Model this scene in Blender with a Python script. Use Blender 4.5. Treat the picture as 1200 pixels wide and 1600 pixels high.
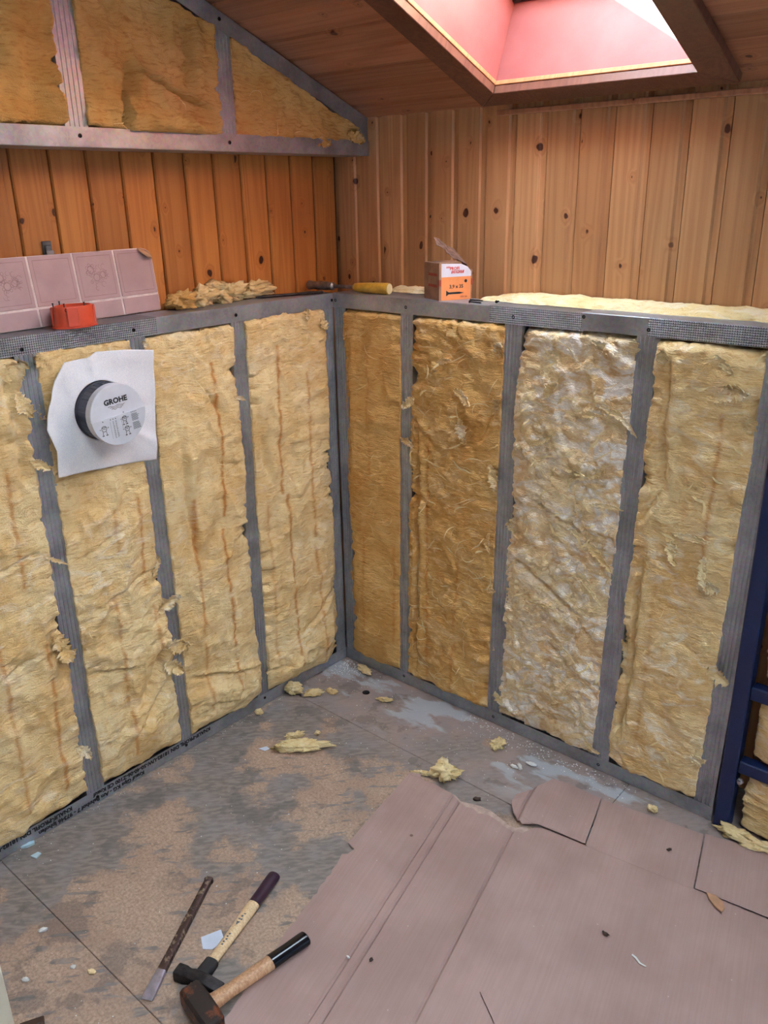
import bpy, bmesh, math, random
from mathutils import Vector, Matrix, noise as mn

for o in list(bpy.data.objects):
    bpy.data.objects.remove(o)
SC = bpy.context.scene
COL = SC.collection
PI = math.pi

# ------------------------------------------------------------------ camera
F, YAW, PIT, ROL = 1302.71, 2.290603, 0.365187, -0.018826
cam = bpy.data.cameras.new('camera')
cam.sensor_fit = 'HORIZONTAL'
cam.sensor_width = 36.0
cam.lens = 36.0 * F / 1200.0
cam.clip_start = 0.02
co = bpy.data.objects.new('camera', cam)
COL.objects.link(co)
fw = Vector((math.cos(PIT)*math.cos(YAW), math.cos(PIT)*math.sin(YAW), -math.sin(PIT)))
rt = Vector((math.sin(YAW), -math.cos(YAW), 0))
up = rt.cross(fw)
r2 = math.cos(ROL)*rt + math.sin(ROL)*up
u2 = -math.sin(ROL)*rt + math.cos(ROL)*up
m = Matrix((r2, u2, -fw)).transposed().to_4x4()
m.translation = (1.72536, -1.76292, 1.46463)
co.matrix_world = m
SC.camera = co

# ------------------------------------------------------------------ light
W_STR, SUN_STR, EXPO = 21.0, 130.0, 0.22
wd = bpy.data.worlds.new('sky')
SC.world = wd
wd.use_nodes = True
bgn = wd.node_tree.nodes['Background']
bgn.inputs[0].default_value = (0.72, 0.85, 1.0, 1)
bgn.inputs[1].default_value = W_STR
sun = bpy.data.lights.new('sun', 'SUN')
sun.energy = SUN_STR
sun.angle = 0.01
sun.color = (1, 0.95, 0.88)
so = bpy.data.objects.new('sun', sun)
COL.objects.link(so)
so.rotation_euler = Vector((1, 0.503, -0.895)).to_track_quat('-Z', 'Y').to_euler()
so.location = (-3, -2, 4)
SC.view_settings.view_transform = 'Standard'
SC.view_settings.look = 'None'
SC.view_settings.gamma = 1.0
SC.view_settings.use_curve_mapping = False
SC.view_settings.exposure = EXPO
SC.cycles.use_denoising = True
SC.cycles.max_bounces = 5
SC.cycles.diffuse_bounces = 4
SC.cycles.adaptive_threshold = 0.04
SC.cycles.sample_clamp_indirect = 8.0

# ------------------------------------------------------------------ helpers
def srgb(r, g, b):
    f = lambda c: (c/255)/12.92 if c/255 <= 0.04045 else (((c/255)+0.055)/1.055)**2.4
    return (f(r), f(g), f(b), 1)

class NT:
    """tiny wrapper around a material node tree"""
    def __init__(s, name, rough=0.6, metal=0.0, spec=0.5):
        s.m = bpy.data.materials.new(name)
        s.m.use_nodes = True
        s.t = s.m.node_tree
        s.b = s.t.nodes['Principled BSDF']
        s.out = s.t.nodes['Material Output']
        s.b.inputs['Roughness'].default_value = rough
        s.b.inputs['Metallic'].default_value = metal
        s.b.inputs['Specular IOR Level'].default_value = spec
    def n(s, typ, props=None, **inp):
        k = s.t.nodes.new('ShaderNode' + typ)
        for a, v in (props or {}).items():
            setattr(k, a, v)
        for a, v in inp.items():
            a = a.replace('_', ' ')
            i = k.inputs[int(a[1:])] if a[0] == 'i' and a[1:].isdigit() else k.inputs[a]
            s.set(i, v)
        return k
    def set(s, i, v):
        if hasattr(v, 'is_linked') or isinstance(v, bpy.types.NodeSocket):
            s.t.links.new(v, i)
        else:
            i.default_value = v
    def obj(s):
        return s.n('TexCoord').outputs['Object']
    def math(s, op, a, b=0.0, c=0.0, clamp=False):
        k = s.n('Math', dict(operation=op, use_clamp=clamp), i0=a, i1=b)
        s.set(k.inputs[2], c)
        return k.outputs[0]
    def mapping(s, vec, scale=(1, 1, 1), loc=(0, 0, 0), rot=(0, 0, 0)):
        return s.n('Mapping', None, Vector=vec, Scale=scale, Location=loc, Rotation=rot).outputs[0]
    def noise(s, vec, scale, detail=4.0, rough=0.55, dist=0.0, w=None):
        k = s.n('TexNoise', dict(noise_dimensions='3D' if w is None else '4D'), Vector=vec, Scale=scale, Detail=detail, Roughness=rough, Distortion=dist)
        if w is not None:
            s.set(k.inputs['W'], w)
        return k.outputs[0]
    def ramp(s, fac, lo, hi, a=0.0, b=1.0):
        return s.n('MapRange', dict(clamp=True, interpolation_type='SMOOTHSTEP'), i0=fac, i1=lo, i2=hi, i3=a, i4=b).outputs[0]
    def mix(s, fac, a, b, blend='MIX'):
        k = s.n('Mix', dict(data_type='RGBA', blend_type=blend))
        s.set(k.inputs[0], fac); s.set(k.inputs[6], a); s.set(k.inputs[7], b)
        return k.outputs[2]
    def col(s, v):
        s.set(s.b.inputs['Base Color'], v); return s
    def rough(s, v):
        s.set(s.b.inputs['Roughness'], v); return s
    def bump(s, h, strength=0.5, dist=0.002):
        s.set(s.b.inputs['Normal'], s.n('Bump', None, Height=h, Strength=strength, Distance=dist).outputs[0]); return s
    def attr(s, name):
        return s.n('Attribute', dict(attribute_name=name))

def plain(name, rgb, rough=0.6, metal=0.0, var=0.12, scale=30.0, bump=0.0, spec=0.5):
    t = NT(name, rough, metal, spec)
    c = srgb(*rgb)
    f = t.noise(t.obj(), scale, 5)
    d = tuple(x*(1-var*2) for x in c[:3]) + (1,)
    l = tuple(min(1, x*(1+var)) for x in c[:3]) + (1,)
    t.col(t.mix(t.ramp(f, .3, .7), d, l))
    if bump:
        t.bump(f, bump, 0.002)
    return t.m

def mesh_obj(name, verts, faces, mat=None, parent=None, smooth=False):
    me = bpy.data.meshes.new(name)
    me.from_pydata(verts, [], faces)
    me.update()
    return ob(name, me, mat, parent, smooth)

def ob(name, me, mat=None, parent=None, smooth=False):
    if mat and not me.materials:
        me.materials.append(mat)
    if smooth:
        me.polygons.foreach_set('use_smooth', [True]*len(me.polygons))
    o = bpy.data.objects.new(name, me)
    COL.objects.link(o)
    if parent:
        o.parent = parent
    return o

def bm_obj(name, bm, mat=None, parent=None, smooth=False, recalc=True):
    if recalc:
        bmesh.ops.recalc_face_normals(bm, faces=bm.faces[:])
    me = bpy.data.meshes.new(name)
    bm.to_mesh(me)
    bm.free()
    return ob(name, me, mat, parent, smooth)

def empty(name, loc=(0, 0, 0), rz=0.0):
    o = bpy.data.objects.new(name, None)
    o.empty_display_size = 0.05
    COL.objects.link(o)
    o.location = loc
    o.rotation_euler = (0, 0, rz)
    return o

def tag(o, label, cat, group=None, kind=None):
    if label: o['label'] = label
    if cat: o['category'] = cat
    if group: o['group'] = group
    if kind: o['kind'] = kind
    return o

def bbox(bm, lo, hi, bev=0.0, seg=1):
    r = bmesh.ops.create_cube(bm, size=1)
    vs = r['verts']
    for v in vs:
        v.co = Vector([lo[i] + (v.co[i]+.5)*(hi[i]-lo[i]) for i in range(3)])
    if bev:
        es = list({e for v in vs for e in v.link_edges})
        bmesh.ops.bevel(bm, geom=es, offset=bev, segments=seg, affect='EDGES', profile=.5)
    return vs

def box_obj(name, lo, hi, mat, parent=None, bev=0.0):
    bm = bmesh.new()
    bbox(bm, lo, hi, bev)
    return bm_obj(name, bm, mat, parent)

def prism(name, pts, frame, th, mat, parent=None, bev=0.0):
    """flat polygon pts (a,b) in frame (origin, A, B, N) extruded by th along N"""
    O, A, B, N = [Vector(q) for q in frame]
    bm = bmesh.new()
    f = bm.faces.new([bm.verts.new(O + A*a + B*b) for a, b in pts])
    r = bmesh.ops.extrude_face_region(bm, geom=[f])
    for v in r['geom']:
        if isinstance(v, bmesh.types.BMVert):
            v.co += N*th
    if bev:
        bmesh.ops.bevel(bm, geom=bm.edges[:], offset=bev, segments=1, affect='EDGES')
    bmesh.ops.triangulate(bm, faces=[f for f in bm.faces if len(f.verts) > 4])
    return bm_obj(name, bm, mat, parent)

def lathe(bm, prof, M=Matrix(), seg=24, sx=1.0, sy=1.0, cap=True):
    """profile [(r, z)] turned about local z, mapped by M"""
    rings = []
    for r, z in prof:
        rings.append([bm.verts.new(M @ Vector((r*math.cos(2*PI*k/seg)*sx, r*math.sin(2*PI*k/seg)*sy, z))) for k in range(seg)])
    for a, b in zip(rings, rings[1:]):
        for k in range(seg):
            bm.faces.new((a[k], a[(k+1) % seg], b[(k+1) % seg], b[k]))
    if cap:
        bm.faces.new(rings[0][::-1]); bm.faces.new(rings[-1])

def autosmooth(o, ang=0.6):
    me = o.data
    me.polygons.foreach_set('use_smooth', [True]*len(me.polygons))
    bm = bmesh.new(); bm.from_mesh(me)
    for e in bm.edges:
        if len(e.link_faces) == 2 and e.calc_face_angle(0) > ang:
            e.smooth = False
    bm.to_mesh(me); bm.free()
    return o

def sheet_section(path, th):
    """thin metal profile: closed outline of an open 2-D path, thickened to its left"""
    n = len(path); off = []
    for i in range(n):
        a = Vector(path[max(0, i-1)]); b = Vector(path[i]); c = Vector(path[min(n-1, i+1)])
        d1 = (b-a); d2 = (c-b)
        if d1.length < 1e-9: d1 = d2
        if d2.length < 1e-9: d2 = d1
        d1.normalize(); d2.normalize()
        n1 = Vector((-d1.y, d1.x)); n2 = Vector((-d2.y, d2.x))
        nn = (n1+n2); nn.normalize()
        k = max(.4, nn.dot(n1))
        off.append(b + nn*(th/k))
    return [Vector(p) for p in path], off

def extrude_sheet(name, path, th, P0, P1, A, B, mat, parent=None):
    """extrude a thin open profile (path in A,B axes) from P0 to P1"""
    a, b = sheet_section(path, th)
    n = len(a)
    A = Vector(A); B = Vector(B)
    vs = []; fs = []
    for P in (Vector(P0), Vector(P1)):
        for q in a + b:
            vs.append(P + A*q.x + B*q.y)
    for i in range(n-1):
        fs += [(i, i+1, 2*n+i+1, 2*n+i), (n+i, 2*n+n+i, 2*n+n+i+1, n+i+1)]
        fs += [(i, n+i, n+i+1, i+1), (2*n+i, 2*n+i+1, 2*n+n+i+1, 2*n+n+i)]
    fs += [(0, 2*n, 3*n, n), (n-1, 2*n-1, 4*n-1, 3*n-1)]
    me = bpy.data.meshes.new(name)
    me.from_pydata([tuple(v) for v in vs], [], fs)
    bm = bmesh.new(); bm.from_mesh(me)
    bmesh.ops.recalc_face_normals(bm, faces=bm.faces[:])
    bm.to_mesh(me); bm.free()
    return ob(name, me, mat, parent)

def bend(pts, r=0.002, seg=3):
    """round the inner corners of a 2-D path"""
    out = [Vector(pts[0])]
    for i in range(1, len(pts)-1):
        p = Vector(pts[i]); a = Vector(pts[i-1])-p; b = Vector(pts[i+1])-p
        q = min(r, a.length*.45, b.length*.45)
        p0 = p + a.normalized()*q; p1 = p + b.normalized()*q
        for k in range(seg+1):
            t = k/seg
            out.append(p0*(1-t)**2 + p*2*t*(1-t) + p1*t*t)
    out.append(Vector(pts[-1]))
    return [tuple(v) for v in out]

_fontcache = {}
def text_obj(name, s, size, O, A, B, mat, parent=None, lift=0.0004, bold=0.0, sx=1.0, align='LEFT'):
    """flat lettering: origin O, reading direction A, up direction B"""
    cu = bpy.data.curves.new(name, 'FONT')
    cu.body = s; cu.size = size; cu.offset = bold; cu.align_x = align
    cu.resolution_u = 2
    tmp = bpy.data.objects.new('tmp', cu)
    COL.objects.link(tmp)
    dg = bpy.context.evaluated_depsgraph_get()
    me = bpy.data.meshes.new_from_object(tmp.evaluated_get(dg))
    bpy.data.objects.remove(tmp)
    A = Vector(A).normalized(); B = Vector(B).normalized(); N = A.cross(B)
    M = Matrix((A*sx, B, N)).transposed().to_4x4()
    M.translation = Vector(O) + N*lift
    me.transform(M)
    me.materials.clear()
    return ob(name, me, mat, parent)

def fb(x, y, z=0.0, oct=4):
    return mn.fractal(Vector((x, y, z)), 0.8, 2.0, oct)
def sstep(a, b, x):
    t = max(0.0, min(1.0, (x-a)/(b-a)))
    return t*t*(3-2*t)

# ------------------------------------------------------------------ materials
def wood_mat(name, light, mid, dark, rough=0.45, knots=1.0):
    t = NT(name, rough)
    rnd = t.n('ObjectInfo').outputs['Random']
    off = t.n('CombineXYZ', None, X=t.math('MULTIPLY', rnd, 37.0), Y=0.0, Z=t.math('MULTIPLY', rnd, 91.0)).outputs[0]
    v = t.n('VectorMath', dict(operation='ADD'), i0=t.obj(), i1=off).outputs[0]
    sep = t.n('SeparateXYZ', None, Vector=v).outputs
    jit = t.n('TexNoise', None, Vector=v, Scale=30.0, Detail=2.0).outputs[0]
    flat = t.n('CombineXYZ', None, X=t.math('ADD', sep[0], t.math('MULTIPLY', jit, .014)), Y=t.math('ADD', t.math('MULTIPLY', sep[2], .72), t.math('MULTIPLY', jit, .016)), Z=0.0).outputs[0]
    vor = t.n('TexVoronoi', dict(feature='F1', voronoi_dimensions='2D'), Vector=flat, Scale=11.0)
    dist = vor.outputs['Distance']
    pick = t.ramp(t.n('SeparateColor', None, Color=vor.outputs['Color']).outputs[0], .34, .38)
    size = t.math('SUBTRACT', t.math('MULTIPLY', t.math('POWER', t.n('SeparateColor', None, Color=vor.outputs['Color']).outputs[1], 2.0), .085), .020)
    kd = t.math('SUBTRACT', dist, size)
    knot = t.math('MULTIPLY', t.math('SUBTRACT', 1.0, t.ramp(kd, .020, .050)), pick)
    halo = t.math('MULTIPLY', t.math('SUBTRACT', 1.0, t.ramp(kd, .02, .20)), pick)
    # cathedral grain
    gx = t.mapping(v, (1, 1, .035))
    ph = t.noise(gx, 14.0, 2, .5)
    bands = t.math('SINE', t.math('ADD', t.math('MULTIPLY', ph, 60.0), t.math('MULTIPLY', halo, 9.0)))
    fine = t.noise(t.mapping(v, (1, 1, .02)), 320.0, 3, .6)
    g = t.math('ADD', t.math('MULTIPLY', t.math('ADD', bands, 1.0), .20), t.math('MULTIPLY', fine, .60))
    c = t.mix(t.ramp(g, .20, 1.0, 0, .75), light, mid)
    tone = t.noise(t.mapping(v, (1, 1, .25)), 6.0, 2)
    c = t.mix(t.ramp(tone, .35, .75, 0, .55), c, mid)
    pl = t.math('ADD', .80, t.math('MULTIPLY', rnd, .32))
    c = t.mix(1.0, c, t.n('CombineColor', None, i0=pl, i1=pl, i2=pl).outputs[0], 'MULTIPLY')
    c = t.mix(t.math('MULTIPLY', halo, .55), c, mid)
    c = t.mix(t.math('MULTIPLY', knot, knots), c, dark)
    t.col(c)
    t.bump(g, .15, .001)
    t.rough(t.ramp(fine, .2, .8, rough-.08, rough+.1))
    return t.m

M = {}
M['pine'] = wood_mat('pine_board', srgb(208, 160, 114), srgb(176, 122, 82), srgb(74, 36, 24))
M['pine_left'] = wood_mat('pine_board_warm_shade', srgb(206, 136, 72), srgb(172, 100, 48), srgb(66, 28, 14))  # right wall's pine with the gable's warm shade put into its colour
M['pine_ceiling'] = wood_mat('pine_red_glow_board', srgb(182, 128, 98), srgb(146, 92, 68), srgb(76, 36, 28))  # pine darkened and reddened to carry the skylight's red glow
M['trim_dark'] = wood_mat('stained_trim', srgb(122, 82, 66), srgb(92, 58, 48), srgb(50, 30, 26), .35, .2)
M['trim_light'] = wood_mat('raw_batten', srgb(206, 150, 104), srgb(172, 108, 66), srgb(120, 66, 36), .55, .4)
M['sash'] = plain('sash_wood', (214, 176, 128), .5)
M['gasket'] = plain('gasket_rubber', (40, 36, 36), .7)

t = NT('salmon_lining', .55)
o_ = t.obj()
t.col(t.mix(t.ramp(t.noise(t.mapping(o_, (1, 1, 1)), 14, 5), .3, .7), srgb(138, 76, 74), srgb(148, 84, 82)))
t.bump(t.noise(o_, 180, 3), .12, .001)
M['lining'] = t.m

t = NT('pane_glass', .05)
tr = t.n('BsdfTransparent', None, Color=(.95, .97, .97, 1))
gl = t.n('BsdfGlossy', None, Color=(1, 1, 1, 1), Roughness=.02)
mx = t.n('MixShader', None, i0=.07, i1=tr.outputs[0], i2=gl.outputs[0])
t.t.links.new(mx.outputs[0], t.out.inputs[0])
M['glass'] = t.m

def zinc(name, knurl=False):
    t = NT(name, .42, .75)
    p = t.obj()
    f = t.noise(t.mapping(p, (1, 1, 1)), 12, 5, .6)
    c = t.mix(t.ramp(f, .3, .7), srgb(150, 154, 162), srgb(182, 186, 194))
    spang = t.n('TexVoronoi', None, Vector=p, Scale=160.0).outputs['Color']
    c = t.mix(.10, c, spang, 'OVERLAY')
    if knurl:
        s = t.n('SeparateXYZ', None, Vector=p).outputs
        h = t.math('ADD', s[0], s[1])
        k = PI/.0050
        a = t.math('SINE', t.math('MULTIPLY', t.math('ADD', h, s[2]), k))
        b = t.math('SINE', t.math('MULTIPLY', t.math('SUBTRACT', h, s[2]), k))
        d = t.math('MULTIPLY', a, b)
        c = t.mix(t.ramp(d, .05, .6, 0, .75), c, srgb(62, 64, 72))
        t.bump(d, .9, .0015)
    else:
        t.bump(t.noise(p, 30, 3), .06, .002)
    t.col(c)
    t.rough(t.ramp(f, .3, .7, .36, .52))
    return t.m
M['zinc'] = zinc('galvanised_sheet')
M['knurl'] = zinc('knurled_galvanised_sheet', True)
M['screw'] = plain('black_screw', (24, 24, 26), .4, .5)
M['bolt'] = plain('bright_bolt', (190, 196, 205), .3, .9)
M['ink'] = plain('black_ink', (24, 24, 30), .6)
M['ink_grey'] = plain('grey_ink', (92, 96, 108), .6)
M['red_ink'] = plain('red_ink', (206, 52, 40), .6)

def wool_mat(name, base, pale, amber, white, wispy=0.0):
    t = NT(name, .95, 0, .1)
    p = t.obj()
    at = t.attr('tint')
    sc = t.n('SeparateColor', None, Color=at.outputs['Color']).outputs
    # layered horizontal fibre ripple
    wv = t.n('VectorMath', dict(operation='ADD'), i0=p, i1=t.n('VectorMath', dict(operation='SCALE'), i0=t.n('TexNoise', None, Vector=p, Scale=14.0, Detail=3.0).outputs[1], Scale=.035).outputs[0]).outputs[0]
    rip = t.noise(t.mapping(wv, (.42, .42, 1.0) if wispy else (.16, .16, 1.0)), 130.0 if wispy else 210.0, 3, .6, .8 if wispy else 0.0)
    blot = t.noise(wv, 7.0, 4, .55)
    c = t.mix(t.ramp(blot, .30, .68), base, pale)
    c = t.mix(t.ramp(blot, .52, .66, 0, .0), c, amber)
    c = t.mix(t.ramp(rip, .30, .50, .55, 0), c, amber)
    c = t.mix(t.ramp(rip, .54, .72, 0, .45), c, pale)
    # binder stripes baked as a mask
    st = t.math('MULTIPLY', sc[0], t.ramp(t.noise(p, 34, 2), .28, .50))
    c = t.mix(st, c, srgb(188, 108, 30))
    # white wisps
    sw = t.noise(t.mapping(p, (1, 1, 1.7)), 13.0, 3, .6, 1.6)
    ws = t.math('MULTIPLY', t.ramp(sw, .43 if wispy else .48, .62 if wispy else .70), sc[1])
    c = t.mix(ws, c, white)
    t.col(c)
    fib = t.noise(t.mapping(wv, (.45, .45, 1)), 480.0, 1, .7)
    h = t.math('ADD', rip, t.math('MULTIPLY', fib, .4))
    t.bump(h, .85, .005)
    return t.m
M['wool'] = wool_mat('yellow_mineral_wool', srgb(226, 190, 132), srgb(238, 214, 164), srgb(204, 152, 88), srgb(246, 236, 216))
M['wool_fib'] = wool_mat('fibrous_mineral_wool', srgb(226, 192, 142), srgb(242, 222, 180), srgb(202, 152, 94), srgb(254, 248, 240), 1)
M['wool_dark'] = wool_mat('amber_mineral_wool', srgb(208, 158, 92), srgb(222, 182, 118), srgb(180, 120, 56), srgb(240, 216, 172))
M['fluff'] = wool_mat('loose_wool', srgb(234, 208, 152), srgb(244, 228, 184), srgb(218, 178, 112), srgb(250, 244, 228))
M['fibre'] = plain('wool_fibre', (246, 226, 176), .95, 0, .1, 60, 0, .1)

t = NT('chipboard_floor', .8, 0, .3)
p = t.obj()
g = t.noise(p, 160, 5, .75)
chip = t.mix(t.ramp(g, .3, .7), srgb(150, 126, 110), srgb(198, 172, 152))
chip = t.mix(t.ramp(t.noise(p, 7, 4), .35, .7, 0, .45), chip, srgb(150, 122, 108))
wp = t.n('VectorMath', dict(operation='ADD'), i0=p, i1=t.n('VectorMath', dict(operation='SCALE'), i0=t.n('TexNoise', None, Vector=p, Scale=20.0, Detail=3.0).outputs[1], Scale=.03).outputs[0]).outputs[0]
patch = t.noise(wp, 3.6, 6, .62)
sepp = t.n('SeparateXYZ', None, Vector=p).outputs
band = t.ramp(sepp[1], -.36, -.22)
edge = t.math('MAXIMUM', t.math('MULTIPLY', band, .16), t.ramp(sepp[0], .40, .10, -.07, .10))
edge = t.math('SUBTRACT', edge, t.ramp(sepp[1], -1.08, -1.2, 0, .06))
pm = t.ramp(t.math('ADD', patch, edge), .50, .56)
stri = t.noise(t.mapping(t.mapping(p, (1, 1, 1), (0, 0, 0), (0, 0, .75)), (1, .30, 1)), 110, 2, .5)
grey = t.mix(t.ramp(stri, .35, .65), srgb(122, 114, 110), srgb(146, 136, 130))
grey = t.mix(t.math('MULTIPLY', band, t.ramp(t.noise(p, 6, 4), .35, .65, .2, .9)), grey, srgb(164, 144, 138))
grey = t.mix(t.ramp(t.noise(p, 11, 3), .45, .7, 0, .5), grey, srgb(142, 138, 142))
streak = t.ramp(t.noise(t.mapping(t.mapping(p, (1, 1, 1), (0, 0, 0), (0, 0, .75)), (1, .22, 1)), 60, 2, .5), .56, .64)
pm2 = t.math('MULTIPLY', streak, t.ramp(patch, .38, .48))
c = t.mix(t.math('MAXIMUM', pm, pm2), chip, grey)
dk = t.math('MULTIPLY', t.ramp(t.math('ADD', t.noise(wp, 9, 4, .6), t.ramp(sepp[1], -1.1, -1.25, 0, .05)), .57, .62), t.ramp(t.math('ADD', patch, t.ramp(sepp[1], -1.1, -1.25, 0, .1)), .38, .48))
c = t.mix(t.math('MULTIPLY', dk, .42), c, srgb(92, 90, 90))
c = t.mix(t.ramp(t.noise(p, 24, 4, .7), .55, .75, 0, .35), c, srgb(112, 92, 80))
pl = t.math('MULTIPLY', t.ramp(t.noise(t.mapping(wp, (.6, 1.6, 1)), 5.5, 4, .6), .55, .62), t.ramp(sepp[1], -.30, -.12))
c = t.mix(t.math('MULTIPLY', pl, .8), c, srgb(176, 182, 192))
t.col(c)
t.bump(t.math('ADD', t.math('MULTIPLY', g, .4), t.math('MULTIPLY', t.math('MAXIMUM', pm, pm2), .5)), .4, .002)
t.rough(t.ramp(pm, 0, 1, .85, .6))
M['floor'] = t.m

t = NT('brown_cardboard', .75, 0, .3)
p = t.obj()
f = t.noise(p, 5, 4)
c = t.mix(t.ramp(f, .3, .7), srgb(164, 136, 130), srgb(178, 150, 144))
flu = t.noise(t.mapping(t.mapping(p, (1, 1, 1), (0, 0, 0), (0, 0, -.24)), (1, .02, 1)), 240, 2)
c = t.mix(t.ramp(flu, .35, .65, 0, .12), c, srgb(136, 104, 96))
sp = t.n('TexVoronoi', None, Vector=p, Scale=26.0)
c = t.mix(t.ramp(sp.outputs['Distance'], .05, .03, 0, .6), c, srgb(206, 188, 180))
sp2 = t.n('TexVoronoi', None, Vector=t.mapping(p, (1, 1, 1), (3.3, 1.2, 0)), Scale=9.0)
c = t.mix(t.ramp(sp2.outputs['Distance'], .05, .03, 0, .7), c, srgb(86, 58, 50))
t.col(c)
t.bump(t.math('ADD', t.noise(p, 40, 4), t.math('MULTIPLY', flu, .3)), .12, .002)
M['card'] = t.m
M['card_torn'] = plain('torn_cardboard_layer', (190, 164, 154), .9, 0, .1, 60, .3)
M['card_edge'] = plain('cardboard_edge', (92, 62, 50), .9)
M['carton'] = plain('grey_brown_carton', (168, 128, 104), .8, 0, .12, 40)
M['carton_shade'] = plain('carton_underside_shade', (120, 92, 80), .85, 0, .15, 60)  # carton colour darkened for the shade on the flap's underside
M['carton_red'] = plain('faded_red_print', (172, 74, 58), .7)
M['lab_orange'] = plain('orange_label', (246, 152, 92), .55, 0, .04)
M['lab_white'] = plain('white_label', (226, 224, 236), .55, 0, .04)

t = NT('sealing_fleece', .7)
p = t.obj()
t.col(t.mix(t.ramp(t.noise(p, 500, 2), .4, .6), srgb(232, 234, 244), srgb(246, 246, 250)))
t.bump(t.noise(p, 600, 2), .05, .0005)
M['sheet'] = t.m
M['sleeve'] = plain('dark_blue_plastic', (40, 44, 66), .45, 0, .15, 90, .2)
M['cover'] = plain('light_grey_plastic', (214, 216, 226), .5, 0, .03)
M['cover2'] = plain('pale_grey_label', (202, 206, 216), .5, 0, .03)
M['redpl'] = plain('orange_red_plastic', (216, 82, 54), .4, 0, .06)
M['tile'] = plain('pink_tile_face', (192, 160, 162), .3, 0, .05, 14)
M['grout'] = plain('pale_grout', (232, 214, 212), .6)
M['tile_line'] = plain('tile_brown_line', (156, 122, 120), .5)
M['panel_back'] = plain('panel_core', (196, 150, 118), .8)
M['clip'] = plain('steel_clip', (120, 122, 128), .35, .8)
M['blue'] = plain('dark_blue_powder_coat', (18, 36, 78), .4, 0, .06)
M['handle_y'] = plain('yellow_varnished_wood', (206, 160, 62), .4, 0, .12, 60)
M['handle_end'] = plain('pale_wood_end', (232, 214, 160), .7)
M['steel'] = plain('tool_steel', (150, 146, 150), .4, .8, .2, 60)
M['steel_dark'] = plain('dark_forged_steel', (52, 48, 50), .5, .6, .25, 80, .4)
t = NT('rusty_forged_steel', .55, .4)
f = t.noise(t.obj(), 28, 5, .65)
t.col(t.mix(t.ramp(f, .48, .62), srgb(54, 46, 44), srgb(128, 72, 46)))
t.bump(t.noise(t.obj(), 150, 4), .3, .002)
M['rust'] = t.m
t = NT('worn_chisel_steel', .45, .75)
f = t.noise(t.mapping(t.obj(), (1, 1, .25)), 90, 4, .6)
t.col(t.mix(t.ramp(f, .5, .66), srgb(88, 70, 68), srgb(158, 142, 124)))
t.bump(f, .3, .001)
M['chisel'] = t.m
M['blade'] = plain('ground_blade', (186, 184, 204), .35, .8, .1, 50)
def handle_wood(name, a, b):
    t = NT(name, .42)
    f = t.noise(t.mapping(t.obj(), (1, 1, .06)), 260, 3, .6)
    t.col(t.mix(t.ramp(f, .3, .7), srgb(*a), srgb(*b)))
    return t.m
M['ash'] = handle_wood('ash_handle', (206, 172, 130), (232, 204, 164))
M['ash_dark'] = handle_wood('worn_ash_handle', (172, 124, 90), (206, 164, 126))
M['purple'] = plain('dark_purple_lacquer', (54, 30, 50), .3, 0, .1)
M['black'] = plain('black_lacquer', (16, 18, 28), .18, 0, .1)
M['collar'] = plain('black_rubber', (40, 40, 44), .6)
M['paper'] = plain('pale_blue_paper', (206, 216, 236), .7, 0, .03)
M['plaster'] = plain('white_plaster', (232, 232, 230), .9, 0, .08, 60, .3)
M['foil'] = plain('pale_blue_chip', (196, 226, 240), .4)
M['whiteboard'] = plain('off_white_board', (222, 216, 198), .6, 0, .05, 20)
M['darkwood'] = plain('dark_wood_offcut', (64, 44, 34), .6)
M['wall_paint'] = plain('pale_wall_paint', (214, 206, 194), .8, 0, .05, 3)
M['wall_cool'] = plain('cool_bounce_wall_paint', (150, 166, 188), .8, 0, .05, 3)  # tint of the unseen side wall, picked to bounce cool light
M['back'] = plain('dark_backing', (60, 48, 40), .9)
M['membrane'] = plain('brown_backing_board', (96, 78, 62), .9)

# ------------------------------------------------------------------ setting
random.seed(4)
YB, XB = 0.17, -0.13           # wood wall planes
SL = 0.40
TH = math.atan(SL); CT, ST = math.cos(TH), math.sin(TH)
SLOPE = Matrix(((1, 0, 0, 0), (0, -CT, -ST, YB), (0, ST, -CT, 1.665), (0, 0, 0, 1)))   # local x = along eaves, y = up the slope, z = into the room

def struct(o, label):
    return tag(o, label, 'room shell', kind='structure')

floor = struct(box_obj('floor', (-.4, -3.5, -.06), (3.5, .4, -.012), M['back']), 'dark subfloor under the worn chipboard floor panels')
rows = [(.39, -.265), (-.265, -1.20), (-1.20, -2.14), (-2.14, -3.45)]
for r, (y1, y0) in enumerate(rows):
    xs = [-.38, 1.02, 2.3, 3.48] if r % 2 == 0 else [-.38, .62+1.18, 3.48]
    for a, b in zip(xs, xs[1:]):
        w = 6e-4
        bm = bmesh.new(); bbox(bm, (a+w, y0+w, -.0115), (b-w, y1-w, 0), .0012)
        bm_obj('floor_panel', bm, M['floor'], floor)

def plank_mesh(name, w, L, groove=.016, dep=.006, th=.014):
    """tongue-and-groove board: local x width, y depth (front = -y), z length"""
    pr = [(0.0010, 0), (0.0010, -th+.004), (.0035, -th), (w-groove-.004, -th), (w-groove, -th+dep), (w-.0012, -th+dep), (w-.0012, 0)]
    vs = []; fs = []
    for z in (0, L):
        vs += [(x, y, z) for x, y in pr]
    n = len(pr)
    for i in range(n):
        j = (i+1) % n
        fs.append((i, j, n+j, n+i))
    fs += [tuple(range(n))[::-1], tuple(range(n, 2*n))]
    me = bpy.data.meshes.new(name); me.from_pydata(vs, [], fs); me.update()
    bm = bmesh.new(); bm.from_mesh(me); bmesh.ops.recalc_face_normals(bm, faces=bm.faces[:]); bm.to_mesh(me); bm.free()
    return me

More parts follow.
